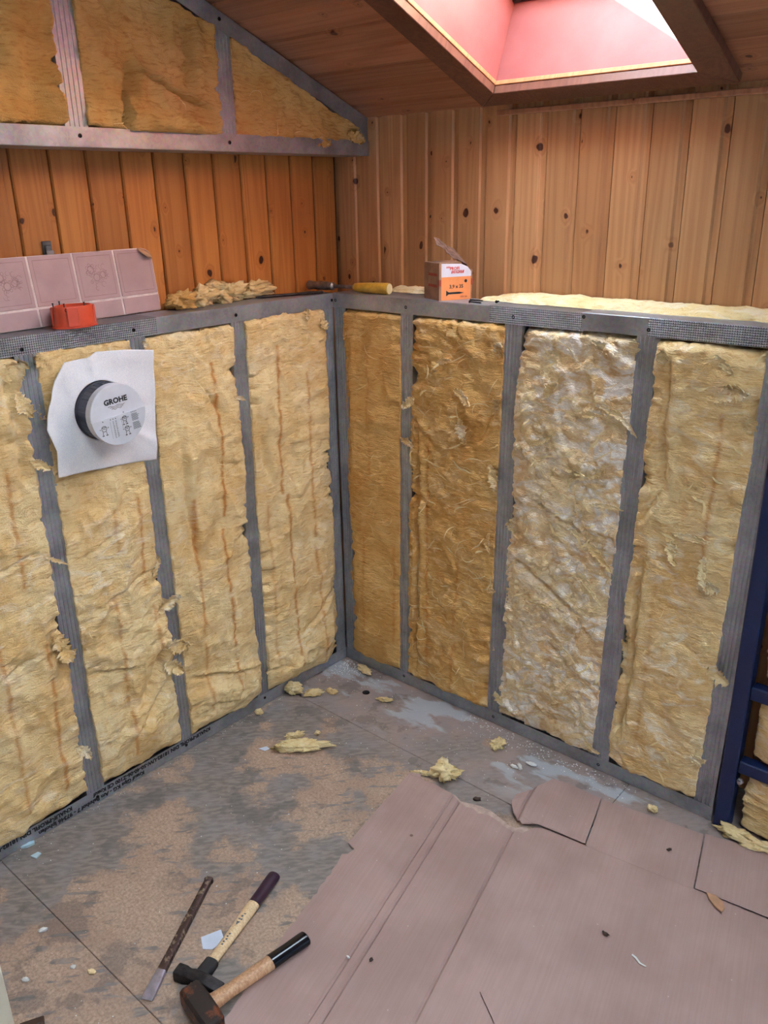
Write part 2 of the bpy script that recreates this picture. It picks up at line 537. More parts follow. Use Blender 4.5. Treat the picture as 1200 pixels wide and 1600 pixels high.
# right-hand pine wall (under the eaves), boards standing upright
wall_right = struct(box_obj('wall_right', (-.30, YB+.016, -.01), (3.45, YB+.10, 1.75), M['back']), 'upright knotty pine boards on the low wall under the eaves')
pm_r = plank_mesh('plank', .0885, 1.68)
pm_r.materials.append(M['pine'])
for k in range(-2, 29):
    o = bpy.data.objects.new('plank', pm_r); COL.objects.link(o); o.parent = wall_right
    o.location = (.046 + .0885*k - .0885*0 - .0885, YB+.015, 0)
# left-hand pine wall (gable)
wall_left = struct(prism('wall_left', [(-3.45, -.01), (.30, -.01), (.30, 1.60), (-.02, 1.74), (-2.2, 2.60), (-3.45, 2.60)],
              ((XB-.016, 0, 0), (0, 1, 0), (0, 0, 1), (-1, 0, 0)), .08, M['back']), 'upright knotty pine boards on the gable wall behind the ledge')
pm_l = plank_mesh('plank', .090, 1.60)
pm_l.materials.append(M['pine_left'])
for k in range(0, 22):
    o = bpy.data.objects.new('plank', pm_l); COL.objects.link(o); o.parent = wall_left
    o.rotation_euler = (0, 0, PI/2)
    o.location = (XB-.015, YB-.005 - .0905*(k+1), 0)

# sloping ceiling with the skylight opening
SKX0, SKX1, SKV0, SKV1 = .478, .985, .088, .80
HOLES = [(SKX0-.02, SKX1+.02, SKV0-.02, SKV1+.02), (1.50, 2.60, 1.32, 2.32)]  # the second hole serves the unseen skylight added for daylight
bm = bmesh.new()
gx_ = sorted({-.2, 3.5} | {h[0] for h in HOLES} | {h[1] for h in HOLES}); gv_ = sorted({-.25, 2.7} | {h[2] for h in HOLES} | {h[3] for h in HOLES})
for x0, x1 in zip(gx_, gx_[1:]):
    for v0, v1 in zip(gv_, gv_[1:]):
        cx_, cv_ = (x0+x1)/2, (v0+v1)/2
        if not any(h[0] < cx_ < h[1] and h[2] < cv_ < h[3] for h in HOLES):
            bbox(bm, (x0, v0, -.20), (x1, v1, -.0145))
ceiling = struct(bm_obj('ceiling', bm, M['back']), 'sloping ceiling of knotty pine boards around the skylight')
ceiling.matrix_world = SLOPE
def ceil_plank(x0, x1, v0):
    me = plank_mesh('plank', .0835, x1-x0, .012, .005)
    o = ob('plank', me, M['pine_ceiling'], ceiling)
    # local x(width)->v, y(depth, front -y)->-z_local, z(length)->x
    o.matrix_local = Matrix(((0, 0, 1, x0), (1, 0, 0, v0), (0, -1, 0, -.0142), (0, 0, 0, 1)))
for k in range(0, 15):
    v0 = -.012 + .0835*k
    if v0+.0835 < SKV0-.03 or v0 > SKV1+.03:
        ceil_plank(XB, 2.6, v0)
    else:
        ceil_plank(XB, SKX0-.022, v0); ceil_plank(SKX1+.022, 2.6, v0)
ridge = struct(box_obj('ceiling', (-.2, -3.5, 2.62), (3.5, -2.15, 2.70), M['wall_paint']), 'flat ceiling strip beyond the slope behind the viewer')

# skylight
win = bpy.data.objects.new('window_1', None); COL.objects.link(win); win.matrix_world = SLOPE
struct(win, 'skylight with salmon lined shaft and dark stained trim boards')
T0 = -.0005
def sk(name, lo, hi, mat, bev=.001, parent=win):
    return box_obj(name, lo, hi, mat, parent, bev)
sk('lining_panel', (SKX0-.018, SKV0-.018, -.30), (SKX0, SKV1+.018, .0), M['lining'])
sk('lining_panel', (SKX1, SKV0-.018, -.30), (SKX1+.018, SKV1+.018, .0), M['lining'])
sk('lining_panel', (SKX0, SKV0-.018, -.30), (SKX1, SKV0, .0), M['lining'])
sk('lining_panel', (SKX0, SKV1, -.30), (SKX1, SKV1+.018, .0), M['lining'])
# raw batten edge at the foot of the lining
sk('batten', (SKX0+.0005, SKV0+.0005, -.010), (SKX1-.0005, SKV0+.006, .0002), M['trim_light'])
sk('batten', (SKX0+.0005, SKV0+.0065, -.010), (SKX0+.006, SKV1-.0065, .0002), M['trim_light'])
# mitred trim boards
TI, TO = .010, .064
def trim_board(pts):
    prism('trim_board', pts, ((0, 0, .0005), (1, 0, 0), (0, 1, 0), (0, 0, 1)), .020, M['trim_dark'], win, .0015)
a0, a1, b0, b1 = SKX0+.004, SKX1-.012, SKV0+.004, SKV1-.006
A0, A1, B0, B1 = SKX0-.062, SKX1+.058, SKV0-.052, SKV1+.06
g = .0006
trim_board([(A0+g, B0), (A1-g, B0), (a1-g, b0), (a0+g, b0)])
trim_board([(A0, B0+g), (a0, b0+g), (a0, b1-g), (A0, B1-g)])
trim_board([(A1, B0+g), (A1, B1-g), (a1, b1-g), (a1, b0+g)])
trim_board([(A0+g, B1), (a0+g, b1), (a1-g, b1), (A1-g, B1)])
# sash and pane
for lo, hi in (((SKX0+.0005, SKV0+.0005, -.315), (SKX0+.032, SKV1-.0005, -.200)), ((SKX1-.032, SKV0+.0005, -.315), (SKX1-.0005, SKV1-.0005, -.200)),
               ((SKX0+.0325, SKV0+.0005, -.315), (SKX1-.0325, SKV0+.036, -.200)), ((SKX0+.0325, SKV1-.036, -.315), (SKX1-.0325, SKV1-.0005, -.200))):
    sk('sash_rail', lo, hi, M['sash'], .002)
sk('gasket', (SKX0+.001, SKV0+.001, -.1995), (SKX1-.001, SKV0+.010, -.1935), M['gasket'], .001)
sk('pane', (SKX0+.0328, SKV0+.0365, -.262), (SKX1-.0328, SKV1-.0365, -.256), M['glass'], 0)
# thin cove strip where the wall meets the slope
tr1 = struct(box_obj('trim_1', (.44, YB-.016, 1.640), (1.6, YB-.0005, 1.652), M['pine_ceiling'], None, .002), 'thin pine cove strip below the skylight trim')

# unseen rest of the room: two walls, plus a skylight added for downward daylight
added_win = bpy.data.objects.new('window_added', None); COL.objects.link(added_win); added_win.matrix_world = SLOPE
struct(added_win, 'unseen second skylight added above the viewer to bring in downward daylight')
hx0, hx1, hv0, hv1 = HOLES[1]
for lo, hi in (((hx0, hv0, -.30), (hx0+.018, hv1, .0)), ((hx1-.018, hv0, -.30), (hx1, hv1, .0)), ((hx0+.0185, hv0, -.30), (hx1-.0185, hv0+.018, .0)), ((hx0+.0185, hv1-.018, -.30), (hx1-.0185, hv1, .0))):
    sk('lining_panel', lo, hi, M['wall_paint'], .001, added_win)
sk('pane', (hx0+.019, hv0+.019, -.262), (hx1-.019, hv1-.019, -.256), M['glass'], 0, added_win)
struct(box_obj('wall_rear', (-.2, -3.5, 0), (3.5, -3.42, 2.62), M['wall_paint']), 'pale painted rear wall behind the viewer')
struct(box_obj('wall_side', (3.42, -3.42, 0), (3.5, .16, 2.62), M['wall_cool']), 'pale painted side wall to the right of the viewer')

# ------------------------------------------------------------------ metal stud frames
TOPZ = 1.2
def stud(parent, plane, a_top, a_bot, w, z0, z1, name='stud', mat=None):
    """C stud: ribbed front face; plane 'R' faces -y along x, 'L' faces +x along y"""
    dep = .050; d = .0013
    ribs = []
    n = 4
    ribs.append((0, .012)); ribs.append((0, dep)); ribs = [(.0, dep)]
    path = [(.010, dep), (.0, dep), (.0, 0)]
    flat = [(.0, 0)]
    g = .0014
    x = w*.14
    xs = [w*.20, w*.40, w*.60, w*.80]
    for q in xs:
        flat += [(q-.0022, 0), (q-.0008, g), (q+.0008, g), (q+.0022, 0)]
    flat += [(w, 0), (w, dep), (w-.010, dep)]
    path = [(.010, dep), (.0, dep)] + flat
    if plane == 'R':
        P0 = Vector((a_bot, d, z0)); P1 = Vector((a_top, d, z1)); A = (1, 0, 0); B = (0, 1, 0)
    else:
        P0 = Vector((-d, a_bot, z0)); P1 = Vector((-d, a_top, z1)); A = (0, 1, 0); B = (-1, 0, 0)
    return extrude_sheet(name, path, .0007 if plane == 'R' else .0007, P0, P1, A, B, mat or M['zinc'], parent)

def screw(parent, plane, s, z, d=.0):
    bm = bmesh.new()
    if plane == 'R': Mx = Matrix(((1, 0, 0, s), (0, 0, -1, -d), (0, 1, 0, z), (0, 0, 0, 1)))
    else: Mx = Matrix(((0, 0, 1, d), (1, 0, 0, s), (0, 1, 0, z), (0, 0, 0, 1)))
    lathe(bm, [(.0012, -.012), (.0018, -.004), (.0044, .0004), (.0044, .0012), (.0026, .0016), (.0018, .0006)], Mx, 14)
    return autosmooth(bm_obj('screw', bm, M['screw'], parent))

fl = empty('metal_stud_frame', (0, -.6, 0))
tag(fl, 'left galvanised stud frame with printed bottom track, holding the white sealing sheet', 'stud frame', 'galvanised stud frames')
fr = empty('metal_stud_frame', (.6, 0, 0))
tag(fr, 'right galvanised stud frame below the screw carton, ending at the blue upright', 'stud frame', 'galvanised stud frames')
fu = empty('metal_stud_frame', (0, -.4, 1.565))
tag(fu, 'upper galvanised stud frame tapering under the sloping ceiling', 'stud frame', 'galvanised stud frames')
def relocate(e):
    """keep children placed in world space after the empty moved off the origin"""
    inv = Matrix.Translation(-e.location)
    for c in e.children:
        c.matrix_parent_inverse = inv

FL = .040      # flange
def track_path(web, up=True):
    s = -1 if up else 1
    return bend([(0, s*FL), (0, 0), (web, 0), (web, s*FL*.9)], .0022, 3)
# left frame, plane x=0 ; axes A = -x (into wall), B = z
extrude_sheet('top_track', track_path(.095), -.0008, (.0, -.60, TOPZ), (.0, -.0012, TOPZ), (-1, 0, 0), (0, 0, 1), M['zinc'], fl)
extrude_sheet('top_track', track_path(.095), -.0008, (.0, -1.34, TOPZ), (.0, -.60, TOPZ), (-1, 0, 0), (0, 0, 1), M['knurl'], fl)
bt = extrude_sheet('bottom_track', track_path(.060, False), .0008, (.0, -1.34, .0008), (.0, -.0012, .0008), (-1, 0, 0), (0, 0, 1), M['zinc'], fl)
for at, ab, w in ((-.0465, -.0465, .045), (-.377, -.391, .046), (-.686, -.683, .050), (-.955, -.966, .049), (-1.29, -1.30, .049)):
    stud(fl, 'L', at, ab, w, .003, TOPZ-.002)
for y, z in ((-.006, 1.18), (-.36, 1.178), (-.665, 1.178), (-.937, 1.172), (-1.27, 1.178), (-.366, .026), (-.66, .020), (-.94, .02)):
    screw(fl, 'L', y, z, .0)
# print on the bottom track: two lines, upside down as it stands
for txt, y, z, sz in (('KNAUF-PROFIL DIN 18182-UW-50-40-06-Z100 CE Knauf', -.575, .035, .0155), ('Knauf Gips KG - Am Bahnhof 7 - 97346 Iphofen', -.80, .018, .0155),
                      ('KNAUF-PROFIL DIN 18182-UW-50', -1.01, .035, .0155)):
    text_obj('lettering', txt, sz, (.0, y, z), (0, -1, 0), (0, 0, -1), M['ink'], bt, .0006, .0008, 1.0)
# right frame
extrude_sheet('top_track', track_path(.10), .0008, (.0008, 0, TOPZ), (.54, 0, TOPZ), (0, 1, 0), (0, 0, 1), M['zinc'], fr)
extrude_sheet('top_track', track_path(.10), .0008, (.54, 0, TOPZ), (.803, 0, TOPZ), (0, 1, 0), (0, 0, 1), M['knurl'], fr)
extrude_sheet('top_track', track_path(.098), .0008, (.796, -.0022, TOPZ+.0022), (.955, -.0022, TOPZ+.0022), (0, 1, 0), (0, 0, 1), M['zinc'], fr)
extrude_sheet('top_track', track_path(.098), .0008, (.955, -.0022, TOPZ+.0022), (2.4, -.0022, TOPZ+.0022), (0, 1, 0), (0, 0, 1), M['knurl'], fr)
extrude_sheet('bottom_track', track_path(.060, False), -.0008, (.0008, 0, .0008), (1.236, 0, .0008), (0, 1, 0), (0, 0, 1), M['zinc'], fr)
for at, ab, w in ((.0015, .0015, .045), (.252, .231, .044), (.586, .569, .050), (.931, .907, .050), (1.208, 1.187, .047)):
    stud(fr, 'R', at, ab, w, .003, TOPZ-.002)
for x, z, d in ((.010, 1.18, 0), (.272, 1.178, 0), (.61, 1.178, 0), (.80, 1.193, .0024), (.957, 1.177, .0024), (.252, .026, 0), (.592, .022, 0), (.93, .018, 0)):
    screw(fr, 'R', x, z, d)
# upper frame
UZ = 1.565
extrude_sheet('bottom_track', track_path(.10, False), .0008, (.0, -1.6, UZ), (.0, YB-.002, UZ), (-1, 0, 0), (0, 0, 1), M['zinc'], fu)
cz = lambda y: 1.665 + SL*(YB-y)
p0 = Vector((.0, -1.6, cz(-1.6)-.0025)); p1 = Vector((.0, YB-.002, cz(YB)-.0025))
extrude_sheet('sloped_track', track_path(.10), -.0008, p0, p1, (-1, 0, 0), (0, ST, CT), M['zinc'], fu)
for y in (-.765, -.365, -1.17):
    stud(fu, 'L', y, y, .053, UZ+.002, cz(y+.053)-.006)
extrude_sheet('end_plate', [(0, 0), (.028, 0), (.028, .09)], .0008, (-.0012, YB-.031, UZ+.001), (-.0012, YB-.031, cz(YB)-.006), (0, 1, 0), (-1, 0, 0), M['zinc'], fu)
for y, z in ((-.735, 1.588), (-.337, 1.586), (-.34, cz(-.34)-.022), (-.74, cz(-.74)-.022)):
    screw(fu, 'L', y, z, .0)
for e in (fl, fr, fu):
    relocate(e)

# ------------------------------------------------------------------ mineral wool
def tint_attr(me, cols):
    a = me.color_attributes.new('tint', 'FLOAT_COLOR', 'POINT')
    a.data.foreach_set('color', [c for q in cols for c in (q[0], q[1], 0, 1)])

def make_batt(label, plane, A_top, B_top, A_bot, B_bot, z0, z1, seed, mat, stripes=(), folds=(), lumps=(), wisp=.25, bulge=.012, rough=.006, swirl=0.0,
              over=.004, nx=84, nz=210, group='mineral wool batts in the stud frames', top_fn=None, fibres=40, tufts=()):
    """A wool batt as a thick slab with a torn, folded front. A = viewer's left edge, B = right edge."""
    P = (lambda s, z, d: (d, s, z)) if plane == 'L' else (lambda s, z, d: (s, -d, z))
    W0 = abs(B_top-A_top)
    def edge(side, z, frac):
        base = (A_bot+(A_top-A_bot)*frac) if side < 0 else (B_bot+(B_top-B_bot)*frac)
        n1 = fb(z*5.0+seed*3.1, side*7.7+seed, .3, 3)*.0055
        n2 = fb(z*38.0+seed, side*3.3, .9, 3)*.0035
        n3 = mn.noise(Vector((z*210+seed, side*9.0, 2)))*.0014
        o = over + n1 + n2 + n3
        o = max(-.010, min(.020, o))
        return base + side*o, o
    zt = lambda t: z1 if top_fn is None else top_fn(A_top+(B_top-A_top)*t)
    def surf(t, f):
        """t across 0..1, f up 0..1 -> (s, z, d, stripe, wisp)"""
        ztop = zt(t)
        zz = z0 + (ztop-z0)*f
        zz += (fb(t*7+seed, f*3, 5.5, 3)*.008)*(1-sstep(0, .05, f)) + (fb(t*9+seed, 8.5, f, 3)*.007)*sstep(.95, 1, f)
        fr_ = f
        l, ol = edge(-1, zz, fr_); r, orr = edge(1, zz, fr_)
        s = l + (r-l)*t
        X = s*1.0; Z = zz
        e = abs(2*t-1)
        o = ol if t < .5 else orr
        de = -.020 + .026*sstep(-.003, .003, o)           # depth at the torn edge
        dc = bulge + fb(X*4+seed, Z*3.2, seed*1.7, 3)*.012
        k = 1 - e**5
        d = de + (dc-de)*k
        d *= 1
        # folds and puckers
        w1 = fb(X*9+seed*2, Z*7, 1.1, 3)
        d += (abs(w1)**.7*-.010+.004)*(.4+.6*k)*(rough/.006)
        d += fb(X*22+seed, Z*34, 3.3, 4)*rough*.42
        wv = Z + fb(X*12+seed, Z*7, 7.0, 2)*.016
        d += math.sin(wv*2*PI/.0078 + 2.2*mn.noise(Vector((X*60, Z*20, seed))))*.0010*(.4+.6*max(0, mn.noise(Vector((X*8, Z*8, seed+4)))+.4))
        if swirl:
            q = Vector((X*11+seed, Z*13, 2.0))
            wq = mn.turbulence(q + Vector((fb(X*8, Z*8, 4), fb(X*8, Z*8, 9), 0))*1.1, 4, True)
            d += (wq-.55)*.021*swirl
        # bottom and top roll-in
        d -= .030*(1-sstep(0, .030, f))**2 + .020*sstep(.985, 1, f)**2
        for (ta, fa, tb, fb_, dep, wd_) in folds:
            if min(fa, fb_) <= f <= max(fa, fb_):
                u = (f-fa)/(fb_-fa)
                tc = ta+(tb-ta)*u + fb(f*9+seed, ta*5, 0, 3)*.025
                x = (t-tc)*W0/wd_
                en = min(1, 6*min(u, 1-u)+.15)
                d -= dep*en*math.exp(-x*x)*1.0
                d += dep*.35*en*math.exp(-(x-2.2)**2/2)
        for (tl, fl_, rt_, rf_, hh) in lumps:
            x = (t-tl)/rt_; y = (f-fl_)/rf_
            g_ = math.exp(-(x*x+y*y))
            d += hh*g_*(1+.5*fb(X*30, Z*30, seed+2, 3))
        stp = 0.0
        for (tc, f0, f1, st_) in stripes:
            if f0 <= f <= f1:
                x = (t-tc-fb(f*4+seed, tc*9, 1, 2)*.012)*W0/.0048
                stp = max(stp, st_*math.exp(-x*x))
        wi = wisp*(1.0+1.2*fb(X*5+seed, Z*4, 6.1, 2))
        return s, zz, d, stp, max(0, min(1, wi))
    vs = []; cols = []; fs = []
    for j in range(nz+1):
        f = j/nz
        for i in range(nx+1):
            t = i/nx
            s, zz, d, a, b = surf(t, f)
            vs.append(P(s, zz, d)); cols.append((a, b))
    idx = lambda i, j: j*(nx+1)+i
    for j in range(nz):
        for i in range(nx):
            fs.append((idx(i, j), idx(i+1, j), idx(i+1, j+1), idx(i, j+1)))
    # sides and back
    ring = [idx(i, 0) for i in range(nx+1)] + [idx(nx, j) for j in range(1, nz+1)] + [idx(i, nz) for i in range(nx-1, -1, -1)] + [idx(0, j) for j in range(nz-1, 0, -1)]
    base = len(vs)
    for q in ring:
        i = q % (nx+1); j = q // (nx+1)
        t = i/nx; f = j/nz
        ztop = zt(t)
        s = (A_bot+(A_top-A_bot)*f) + ((B_bot+(B_top-B_bot)*f)-(A_bot+(A_top-A_bot)*f))*(.012+t*.976)
        vs.append(P(s, z0+.006+(ztop-z0-.012)*f, -.034)); cols.append((0, wisp))
    n = len(ring)
    for k in range(n):
        fs.append((ring[k], base+k, base+(k+1) % n, ring[(k+1) % n]))
    b2 = len(vs)
    for k in range(n):
        x, y, z = vs[base+k]
        if plane == 'L': vs.append((-.088, y, z))
        else: vs.append((x, .088, z))
        cols.append((0, wisp))
    for k in range(n):
        fs.append((base+k, b2+k, b2+(k+1) % n, base+(k+1) % n))
    fs.append(tuple(b2+k for k in range(n)))
    root = empty('wool_batt', P((A_bot+B_bot)/2, z0, 0))
    tag(root, label, 'insulation', group)
    o = mesh_obj('batt', vs, fs, mat, root, True)
    tint_attr(o.data, cols)
    # loose fibres lying on the front
    rnd = random.Random(seed*7+1)
    fv = []; ff = []
    for q in range(fibres):
        t = rnd.random()*.9+.05; f = rnd.random()*.94+.03
        ang = rnd.gauss(0, .6) + (PI if rnd.random() < .5 else 0); L = rnd.uniform(.02, .075); w = rnd.uniform(.0003, .0009) if (not swirl or q % 4) else rnd.uniform(.001, .0032)
        cur = rnd.gauss(0, 22); lift = rnd.uniform(.0015, .006)
        pts = []
        hgt = (zt(.5)-z0)
        for k in range(8):
            s, zz, d, a, b = surf(max(0.01, min(.99, t)), max(.01, min(.99, f)))
            pts.append(Vector(P(s, zz, d + lift*math.sin(PI*k/7)+.0008)))
            t += math.cos(ang)*L/7/W0; f += math.sin(ang)*L/7/hgt
            ang += cur*L/7
        nrm = Vector(P(0, 0, 1))
        for k in range(8):
            dd = pts[min(7, k+1)]-pts[max(0, k-1)]
            sd = dd.cross(nrm)
            if sd.length < 1e-9: sd = Vector((0, 0, 1))
            sd.normalize()
            ww = w*math.sin(PI*(k+.6)/8.2)
            fv += [tuple(pts[k]+sd*ww), tuple(pts[k]-sd*ww)]
            if k:
                c = len(fv)
                ff.append((c-4, c-3, c-1, c-2))
    if fv:
        h = mesh_obj('loose_fibres', fv, ff, M['fibre'], root, True)
        h['kind'] = 'stuff'
    # torn tufts curling off the surface
    for k, tf in enumerate(tufts):
        t, f, L, Wd, ang, curl = tf
        s, zz, d, a, b = surf(t, f)
        C = Vector(P(s, zz, d)); n_ = Vector(P(0, 0, 1)); ax = Vector(P(math.cos(ang), math.sin(ang), 0)); bx = n_.cross(ax)
        tuft(C, ax, bx, n_, L, Wd, curl, seed*13+k, root, mat if not swirl else (M['wool'] if mat == M['wool_dark'] else M['fluff']))
    relocate(root)
    return root

def tuft(C, ax, bx, n_, L, W, curl, seed, parent, mat=None, name='torn_tuft'):
    nu, nv = 22, 8
    fv = []; ff = []; cols = []
    tw = 1.3*fb(seed*1.7, 2, 3, 2); sw = .5*fb(seed*2.3, 5, 1, 2)
    for layer in (0, 1):
        for j in range(nv+1):
            for i in range(nu+1):
                u = i/nu; v = j/nv*2-1
                wid = W*.42*(math.sin(PI*min(1, .06+u*.94))**.75)*(1+.7*fb(u*6+seed, (1 if v > 0 else 4), 1, 3))
                jag = fb(u*18+seed, v*2, 3, 3)*.25*W*abs(v)
                ang = tw*(u-.1) + .5*fb(u*5+seed, 9, 2, 2)
                ex = v*wid + jag
                q = C + ax*(L*1.15*(u-.10)) + bx*(ex*math.cos(ang) + sw*L*math.sin(PI*u)*.5)
                th = .0020*(1-v*v*.8)*(1-u*.7)
                hgt = .0020 + curl*L*u*u*.55 + abs(ex*math.sin(ang))*.8 + W*.16*fb(u*6+seed, v*3, 8, 3)*(.3+u) + .22*W*v*v*(.2+.8*u)
                q += n_*(hgt - layer*th)
                fv.append(tuple(q)); cols.append((0, .8))
    s = (nu+1)*(nv+1)
    for layer in (0, 1):
        for j in range(nv):
            for i in range(nu):
                a = layer*s + j*(nu+1)+i
                fc = (a, a+1, a+nu+2, a+nu+1)
                ff.append(fc if layer == 0 else fc[::-1])
    ring = [i for i in range(nu+1)] + [j*(nu+1)+nu for j in range(1, nv+1)] + [nv*(nu+1)+i for i in range(nu-1, -1, -1)] + [j*(nu+1) for j in range(nv-1, 0, -1)]
    for k in range(len(ring)):
        a, b = ring[k], ring[(k+1) % len(ring)]
        ff.append((a, s+a, s+b, b))
    o = mesh_obj(name, fv, ff, mat or M['fluff'], parent, True)
    tint_attr(o.data, cols)
    return o

Z0, Z1 = .030, 1.158
# left wall, from the corner towards the viewer
make_batt('yellow wool batt on the left wall, beside the corner', 'L', -.331, -.047, -.345, -.050, Z0, 1.163, 11, M['wool'],
          stripes=((.33, .55, .93, .8), (.38, .05, .55, .75), (.72, .30, .85, .6), (.74, .02, .3, .5), (.12, .05, .55, .4)),
          folds=((.05, .80, .16, .60, .012, .010), (.45, .14, .95, .22, .012, .012)), lumps=((.5, .08, .5, .05, .016), (.3, .05, .2, .03, .012), (.8, .12, .2, .04, .010)), wisp=.22, rough=.008,
          tufts=((.72, .985, .03, .022, 1.9, .3), (.93, .975, .03, .03, -1.2, .2), (.01, .08, .03, .02, 2.9, .4)))
make_batt('yellow wool batt on the left wall, right of the white sealing sheet', 'L', -.634, -.378, -.634, -.392, Z0, 1.16, 12, M['wool'],
          stripes=((.70, .55, .92, .85), (.66, .08, .52, .8), (.30, .30, .62, .7), (.28, .05, .3, .5)),
          folds=((.22, .76, .30, .46, .014, .008), (.05, .17, .9, .11, .016, .014), (.6, .86, .75, .80, .008, .008), (.1, .09, .6, .05, .012, .012)), lumps=((.35, .09, .35, .05, .020), (.8, .07, .3, .05, .016), (.25, .04, .2, .025, .014)), wisp=.26, rough=.009,
          tufts=((.96, .83, .03, .014, -.4, .3), (.02, .97, .03, .02, 2.2, .2)))
make_batt('yellow wool batt on the left wall, behind the white sealing sheet', 'L', -.906, -.687, -.917, -.684, Z0, 1.168, 13, M['wool'],
          stripes=((.42, .05, .46, .6), (.85, .45, .66, .7), (.55, .55, .65, .5), (.88, .25, .4, .5)),
          folds=((.05, .30, .6, .27, .016, .010), (.6, .16, .95, .30, .020, .012), (.45, .10, .97, .20, .016, .012), (.1, .56, .7, .60, .008, .010), (.2, .44, .9, .48, .010, .012)),
          lumps=((.9, .30, .18, .05, .022), (.5, .12, .5, .05, .018), (.5, .05, .4, .03, .014), (.5, .85, .8, .12, -.016)), wisp=.38, rough=.011, bulge=.008,
          tufts=((.93, .38, .06, .045, .5, .35), (.95, .29, .05, .05, -.2, .3), (.9, .245, .05, .05, -.7, .3), (.95, .47, .05, .02, 1.2, .2), (.06, .97, .03, .03, 2.4, .3), (.04, .90, .04, .03, -2, .2), (.05, .36, .03, .015, 1.8, .3)))
make_batt('yellow wool batt at the left edge of the photo', 'L', -1.285, -.956, -1.295, -.967, Z0, 1.16, 14, M['wool'],
          stripes=((.80, .55, .80, .7), (.86, .05, .42, .75), (.55, .05, .5, .6)),
          folds=((.9, .99, .92, .75, .018, .012), (.4, .58, .97, .62, .012, .012), (.3, .36, .8, .40, .010, .012), (.93, .44, .97, .30, .016, .010)),
          lumps=((.85, .88, .2, .06, .016), (.7, .45, .4, .05, .010)), wisp=.36, rough=.010,
          tufts=((.97, .93, .05, .04, -1.2, .3), (.98, .80, .04, .025, -.6, .3), (.96, .42, .07, .05, -1.3, .3), (.97, .60, .05, .012, -.6, .4), (.98, .14, .05, .03, -1.0, .3), (.9, .965, .05, .05, .6, .4)))
# right wall
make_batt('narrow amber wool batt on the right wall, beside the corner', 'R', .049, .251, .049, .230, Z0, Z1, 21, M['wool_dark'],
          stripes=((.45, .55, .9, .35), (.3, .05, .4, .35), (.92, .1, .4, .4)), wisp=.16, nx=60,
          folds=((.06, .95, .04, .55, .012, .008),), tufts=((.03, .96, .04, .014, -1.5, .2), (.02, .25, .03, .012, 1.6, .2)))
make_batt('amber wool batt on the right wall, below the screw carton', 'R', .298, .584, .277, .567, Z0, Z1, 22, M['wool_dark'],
          stripes=((.24, .30, .74, .6), (.26, .02, .3, .5), (.60, .15, .45, .5), (.58, .02, .16, .45)), wisp=.45, swirl=.55, rough=.007,
          folds=((.10, .75, .12, .02, .020, .008), (.05, .75, .3, .69, .012, .010), (.8, .72, .95, .82, .012, .010)), lumps=((.06, .3, .06, .2, .006),), fibres=220,
          tufts=((.95, .93, .04, .035, 1.2, .4), (.90, .80, .05, .035, .9, .5), (.93, .67, .06, .035, -1.2, .4), (.6, .77, .06, .04, -1.1, .3), (.03, .80, .04, .03, -2.4, .3), (.02, .68, .04, .025, 2.6, .3), (.95, .50, .05, .02, -1.4, .2), (.2, .86, .05, .012, .6, .4), (.35, .90, .05, .02, .3, .3), (.55, .84, .06, .03, -.5, .3), (.96, .35, .03, .02, .4, .3), (.97, .2, .03, .018, -.4, .3)))
make_batt('whitish fibrous wool batt, second from the blue upright', 'R', .636, .930, .619, .906, Z0, Z1, 23, M['wool_fib'], wisp=.72, swirl=1.0, rough=.007, fibres=420,
          folds=((.2, .62, .8, .55, .012, .010), (.05, .47, .7, .36, .012, .012)),
          tufts=((.62, .56, .13, .030, -.55, .15), (.5, .83, .09, .02, .1, .3), (.3, .86, .05, .03, .8, .2), (.8, .85, .10, .02, -.5, .2), (.72, .70, .05, .03, .5, .3), (.55, .67, .05, .012, 1.2, .4), (.4, .72, .09, .018, -.2, .2), (.8, .64, .08, .015, .1, .2), (.97, .97, .03, .03, 1.5, .3), (.5, .28, .09, .008, -.4, .3), (.3, .36, .07, .01, .2, .3), (.9, .97, .08, .02, 2.9, .2), (.2, .75, .07, .02, .5, .25), (.04, .52, .04, .03, 1.9, .3), (.75, .45, .07, .012, -.6, .3), (.03, .05, .04, .03, 2.0, .3), (.9, .05, .06, .02, -.3, .4), (.2, .12, .05, .012, .3, .3)))
make_batt('yellow wool batt with white shreds beside the blue upright', 'R', .983, 1.207, .959, 1.186, Z0, Z1, 24, M['wool'],
          stripes=((.72, .55, .88, .55), (.3, .05, .5, .3)), wisp=.55, swirl=.35, rough=.006, fibres=150,
          folds=((.17, .98, .22, .70, .016, .008), (.22, .70, .02, .62, .014, .008), (.13, .55, .10, .06, .020, .007), (.1, .05, .3, .0, .012, .008)),
          tufts=((.66, .905, .07, .045, .3, .35), (.75, .955, .05, .02, 2.3, .4), (.45, .62, .08, .02, .1, .4), (.42, .60, .05, .03, -1.2, .4), (.75, .58, .07, .025, -1.3, .35), (.72, .52, .05, .035, .2, .3), (.93, .85, .04, .03, 1.1, .3), (.95, .34, .05, .045, -.2, .3), (.10, .96, .03, .03, 1.4, .3), (.03, .30, .05, .02, 1.7, .4), (.92, .12, .04, .03, .4, .3)))
